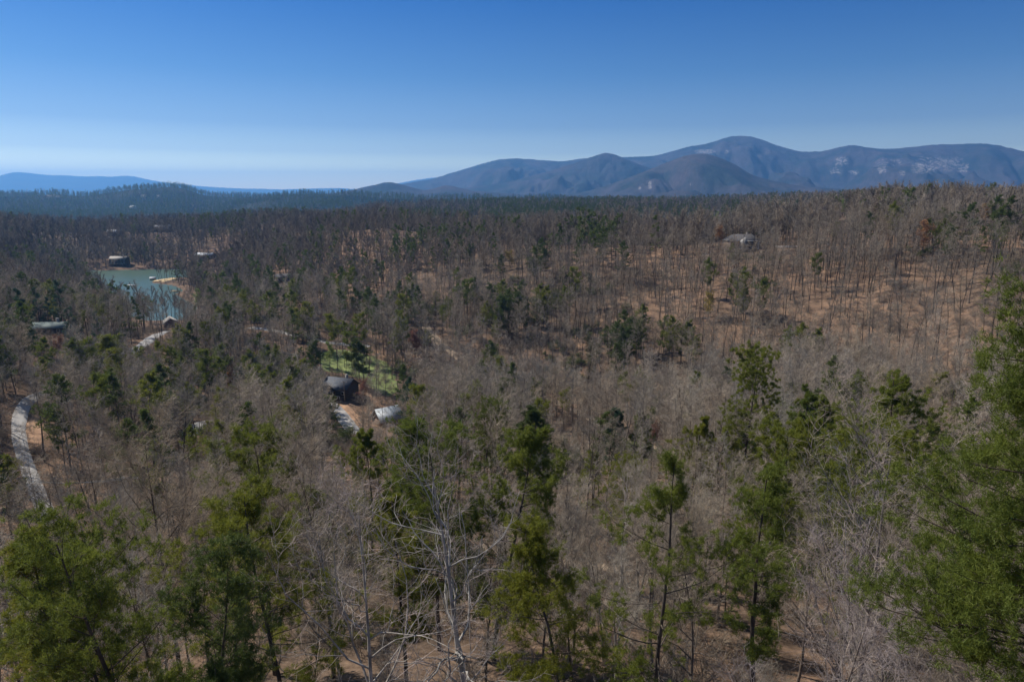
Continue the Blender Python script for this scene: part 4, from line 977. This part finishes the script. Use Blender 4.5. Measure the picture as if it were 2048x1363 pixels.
SECF = [(150, 'at the far left edge'), (430, 'near the lake'), (620, 'left of the green field'), (850, 'round the green field'), (1120, 'above the dirt track'), (1400, 'on the middle of the hill foot'), (1700, 'below the hilltop house'), (9999, 'right of the hilltop house')]
def words(i, pine_):
    px, _, _ = project(X[i], Y[i], Zt[i] + 8); near_ = r[i] < 160
    sec = next(t_ for l_, t_ in (SECT if near_ else SECF) if px < l_)
    sz = 'small' if Hs[i] < 0.72 else 'tall' if Hs[i] > 0.95 else 'middling'
    if r[i] < 60: wh = 'in the nearest woods'
    elif near_: wh = 'on the near slope'
    else: wh = 'across the valley'
    kd = 'green pine' if pine_ else 'leafless grey tree'
    return f'{sz} {kd} {wh} {sec}', f'{sz} {kd}s {wh} {sec}'
def pk(i, mid):
    if PVV[i] >= 0: v = int(PVV[i])
    else: v = [0, 0, 0, 1, 1, 3, 3, 2][VK[i] % 8]
    if mid: return v
    return {0: VK[i] % 2 * 2, 1: 1, 2: 3, 3: 4, 4: 3}[v]
for i in bi:
    ind[i] = True; nr_ = r[i] < 80; k = VK[i] % 6
    k = k if nr_ else bkind(i); kind = (BN if nr_ else BM)[k]; s = Hs[i] * (1.0 if nr_ else 0.9); z = zone(i)
    t = tree(kind, 'bare_tree', (X[i], Y[i], Zt[i]), words(i, False)[0], 'bare tree', words(i, False)[1], s, RZ[i], (TX[i], TY[i]))
    if not nr_: SRC.setdefault(('BM', k), t)
for i in pi:
    ind[i] = True; nr_ = r[i] < 100; k = pk(i, not nr_)
    kind = (PN if nr_ else PM)[k]; s = Hs[i] * (1.0 if nr_ else 0.95); z = zone(i)
    t = tree(kind, 'pine_tree', (X[i], Y[i], Zt[i]), words(i, True)[0], 'pine tree', words(i, True)[1], s, RZ[i], (TX[i], TY[i]))
    if not nr_: SRC.setdefault(('PM', k), t)
# a few single trees far out, the same kinds the distant woods are made of
fi = [i for i in np.where(inview & ~ind & (r > 520) & (r < 700) & ~CN)[0]][:600:60]
fp = [i for i in np.where(inview & ~ind & (r > 520) & (r < 900) & CN)[0]][:60:8]
for k in range(4):
    i = fi[k]; ind[i] = True
    SRC[('BF', k)] = tree(BF[k], 'bare_tree', (X[i], Y[i], Zt[i]), 'leafless tree far off on the wooded ridge', 'bare tree', 'bare trees far off', Hs[i], RZ[i])
for k in range(3):
    i = fp[k]; ind[i] = True
    SRC[('PF', k)] = tree(PF[k], 'pine_tree', (X[i], Y[i], Zt[i]), 'dark pine far off on the wooded ridge', 'pine tree', 'pines far off', Hs[i], RZ[i])
for nm, lst, lab, grp in (('BM', BM, BL[3][0], BL[3][1]), ('PM', PM, PL[3][0], PL[3][1])):
    for k in range(len(lst)):
        if (nm, k) not in SRC:
            c_ = np.where(inview & ~ind & (r > 250) & (r < 420) & (CN == (nm == 'PM')) & (az_ > -5))[0]; i = c_[k]; ind[i] = True
            SRC[(nm, k)] = tree(lst[k], 'pine_tree' if nm == 'PM' else 'bare_tree', (X[i], Y[i], Zt[i]), words(i, nm == 'PM')[0], 'pine tree' if nm == 'PM' else 'bare tree', words(i, nm == 'PM')[1], Hs[i], RZ[i])

def stuff(name, label, cat, srcs, P, K, SC, RT):
    """one object whose nodes set copies of the source meshes on the points"""
    me = bpy.data.meshes.new(name); me.vertices.add(len(P)); me.vertices.foreach_set('co', np.asarray(P, np.float32).ravel())
    a = me.attributes.new('kind_index', 'INT', 'POINT'); a.data.foreach_set('value', np.asarray(K, np.int32))
    a = me.attributes.new('size', 'FLOAT', 'POINT'); a.data.foreach_set('value', np.asarray(SC, np.float32))
    a = me.attributes.new('turn', 'FLOAT_VECTOR', 'POINT'); a.data.foreach_set('vector', np.asarray(RT, np.float32).ravel())
    o = bpy.data.objects.new(name, me); COL.objects.link(o)
    o['kind'] = 'stuff'; o['label'] = label; o['category'] = cat
    g = bpy.data.node_groups.new(name + '_nodes', 'GeometryNodeTree'); g.interface.new_socket('Geometry', in_out='INPUT', socket_type='NodeSocketGeometry'); g.interface.new_socket('Geometry', in_out='OUTPUT', socket_type='NodeSocketGeometry')
    N = g.nodes; gi = N.new('NodeGroupInput'); go = N.new('NodeGroupOutput'); iop = N.new('GeometryNodeInstanceOnPoints'); J = N.new('GeometryNodeGeometryToInstance')
    for objs in reversed(srcs):
        j = N.new('GeometryNodeJoinGeometry')
        for ob in objs:
            oi = N.new('GeometryNodeObjectInfo'); oi.transform_space = 'ORIGINAL'; oi.inputs['Object'].default_value = ob; oi.inputs['As Instance'].default_value = False
            g.links.new(oi.outputs['Geometry'], j.inputs[0])
        gt = N.new('GeometryNodeGeometryToInstance'); g.links.new(j.outputs[0], gt.inputs[0])
        if 'JJ' not in locals(): JJ = N.new('GeometryNodeJoinGeometry')
        g.links.new(gt.outputs[0], JJ.inputs[0])
    N.remove(J)
    def na(nm, ty):
        n_ = N.new('GeometryNodeInputNamedAttribute'); n_.data_type = ty; n_.inputs['Name'].default_value = nm; return n_.outputs['Attribute']
    m2p = N.new('GeometryNodeMeshToPoints')
    g.links.new(gi.outputs[0], m2p.inputs[0]); g.links.new(m2p.outputs[0], iop.inputs['Points']); g.links.new(JJ.outputs[0], iop.inputs['Instance'])
    iop.inputs['Pick Instance'].default_value = True
    g.links.new(na('kind_index', 'INT'), iop.inputs['Instance Index']); g.links.new(na('turn', 'FLOAT_VECTOR'), iop.inputs['Rotation']); g.links.new(na('size', 'FLOAT'), iop.inputs['Scale'])
    g.links.new(iop.outputs[0], go.inputs[0])
    md = o.modifiers.new('nodes', 'NODES'); md.node_group = g
    return o
kids = lambda t: list(t.children)
bpy.context.view_layer.update()
rest = ~ind
def emit(name, label, cat, mask, mid, far, nm, nf, kf):
    i = np.where(rest & mask)[0]; isf = r[i] > 430
    K = np.array([(nm + (VK[j] % nf if nf != 4 else (VK[j] // 7 % 2) * 2 + (1 if (r[j] > 640 and VK[j] % 5) or VK[j] % 4 == 0 else 0))) if f else kf(j) for j, f in zip(i, isf)])
    srcs = [kids(SRC[(mid, k)]) for k in range(nm)] + [kids(SRC[(far, k)]) for k in range(nf)]
    stuff(name, label, cat, srcs, np.stack([X[i], Y[i], Zt[i]], -1), K, Hs[i], np.stack([TX[i], TY[i], RZ[i]], -1)); print(name, len(i))
emit('bare_woodland', 'brown grey leafless woodland covering the slopes, valley and ridges', 'woodland', ~CN, 'BM', 'BF', 8, 4, bkind)
emit('pine_woodland', 'dark green pines spread through the woods out to the far hills', 'woodland', CN, 'PM', 'PF', 5, 3, lambda j: pk(j, True))

# ------------------------------------------------------------------ undergrowth
def bush(seed, leafy=None, h=2.2):
    r = np.random.default_rng(seed); g = Geo(); n = 9
    P = np.zeros((n, 3)); P[:, :2] = r.normal(0, 0.25, (n, 2)); D = np.c_[r.normal(0, 0.55, (n, 2)), np.ones(n)]
    L = h * r.uniform(0.6, 1.1, n); p1, r1 = grow(r, P, D, L, np.full(n, 0.022), 4, 0.14, 0.05, 0.3); g.lines(p1, r1, 3, r)
    P, D, L, Rr = spawn(r, p1, r1, 7, 0.2, 1, 38, 12, 0.5, 0.6, L, 0.4); p2, r2 = grow(r, P, D, L, Rr * 0 + 0.012, 2, 0.16, 0.05, 0.5); g.lines(p2, r2, 3, r)
    P, D, L, Rr = spawn(r, p2, r2, 5, 0.1, 1, 38, 12, 0.6, 0.6, L, 0.4); p3, r3 = grow(r, P, D, L, Rr * 0 + 0.009, 1, 0.16, 0.05, 0.5); g.lines(p3, r3, 3, r)
    V = np.concatenate(g.V); Q = np.concatenate(g.Q)
    if not leafy: return mesh_np('bush', V, [Q], [M['twig']])
    b = Geo(); T = p3[:, -1]; a = T[:, None, None] + r.normal(0, 0.14, (len(T), 5, 1, 3)); b.tris(a + r.normal(0, 0.07, (len(T), 5, 3, 3)))
    TT = np.concatenate(b.T) + len(V)
    return mesh_np('bush', np.concatenate([V] + b.V), [Q, TT], [M['twig'], M[leafy]], np.r_[np.zeros(len(Q)), np.ones(len(TT))])
x, y = grid(20, 420, 7, -52, 48)
r_ = np.hypot(x, y); zz = height(x, y) - 0.05; nb = fbm(x / 18, y / 18, 3, 91)
k = (rng.random(len(x)) < np.clip((nb - 0.25) * 3, 0.25, 1)) & ~blocked(x, y, zz, np.full(len(x), 1.5), np.full(len(x), 0.8))
a_ = np.degrees(np.arctan2(x, y)); op = np.exp(-((a_ - 22) / 14) ** 2 - ((r_ - 335) / 80) ** 2); k &= rng.random(len(x)) > op * 0.6
x, y, zz, nb = x[k], y[k], zz[k], nb[k]; n2 = fbm(x / 25, y / 25, 3, 92)
K = np.where(n2 > 0.60, 3, rng.integers(0, 3, len(x)))
BU = []
for j, (sd, lf) in enumerate(((1, None), (2, None), (3, None), (4, 'needle_dark'))):
    i = int(np.where((K == j) & (np.hypot(x, y) > 26) & (np.abs(np.degrees(np.arctan2(x, y))) < 30))[0][0])
    o = bpy.data.objects.new('bush', bush(900 + sd, lf, 2.6)); COL.objects.link(o); o.location = (x[i], y[i], zz[i])
    o['category'] = 'bush'; o['group'] = 'bushes under the trees'; o['label'] = 'low leafless bush on the forest floor under the near trees' if not lf else 'low green leafy bush on the forest floor under the near trees'
    BU.append([o])
stuff('undergrowth', 'low brown and green undergrowth on the leaf covered forest floor', 'undergrowth', BU, np.stack([x, y, zz], -1), K, rng.uniform(0.5, 1.5, len(x)), np.stack([x * 0, x * 0, rng.uniform(0, 6.28, len(x))], -1))
print('bushes', len(x))
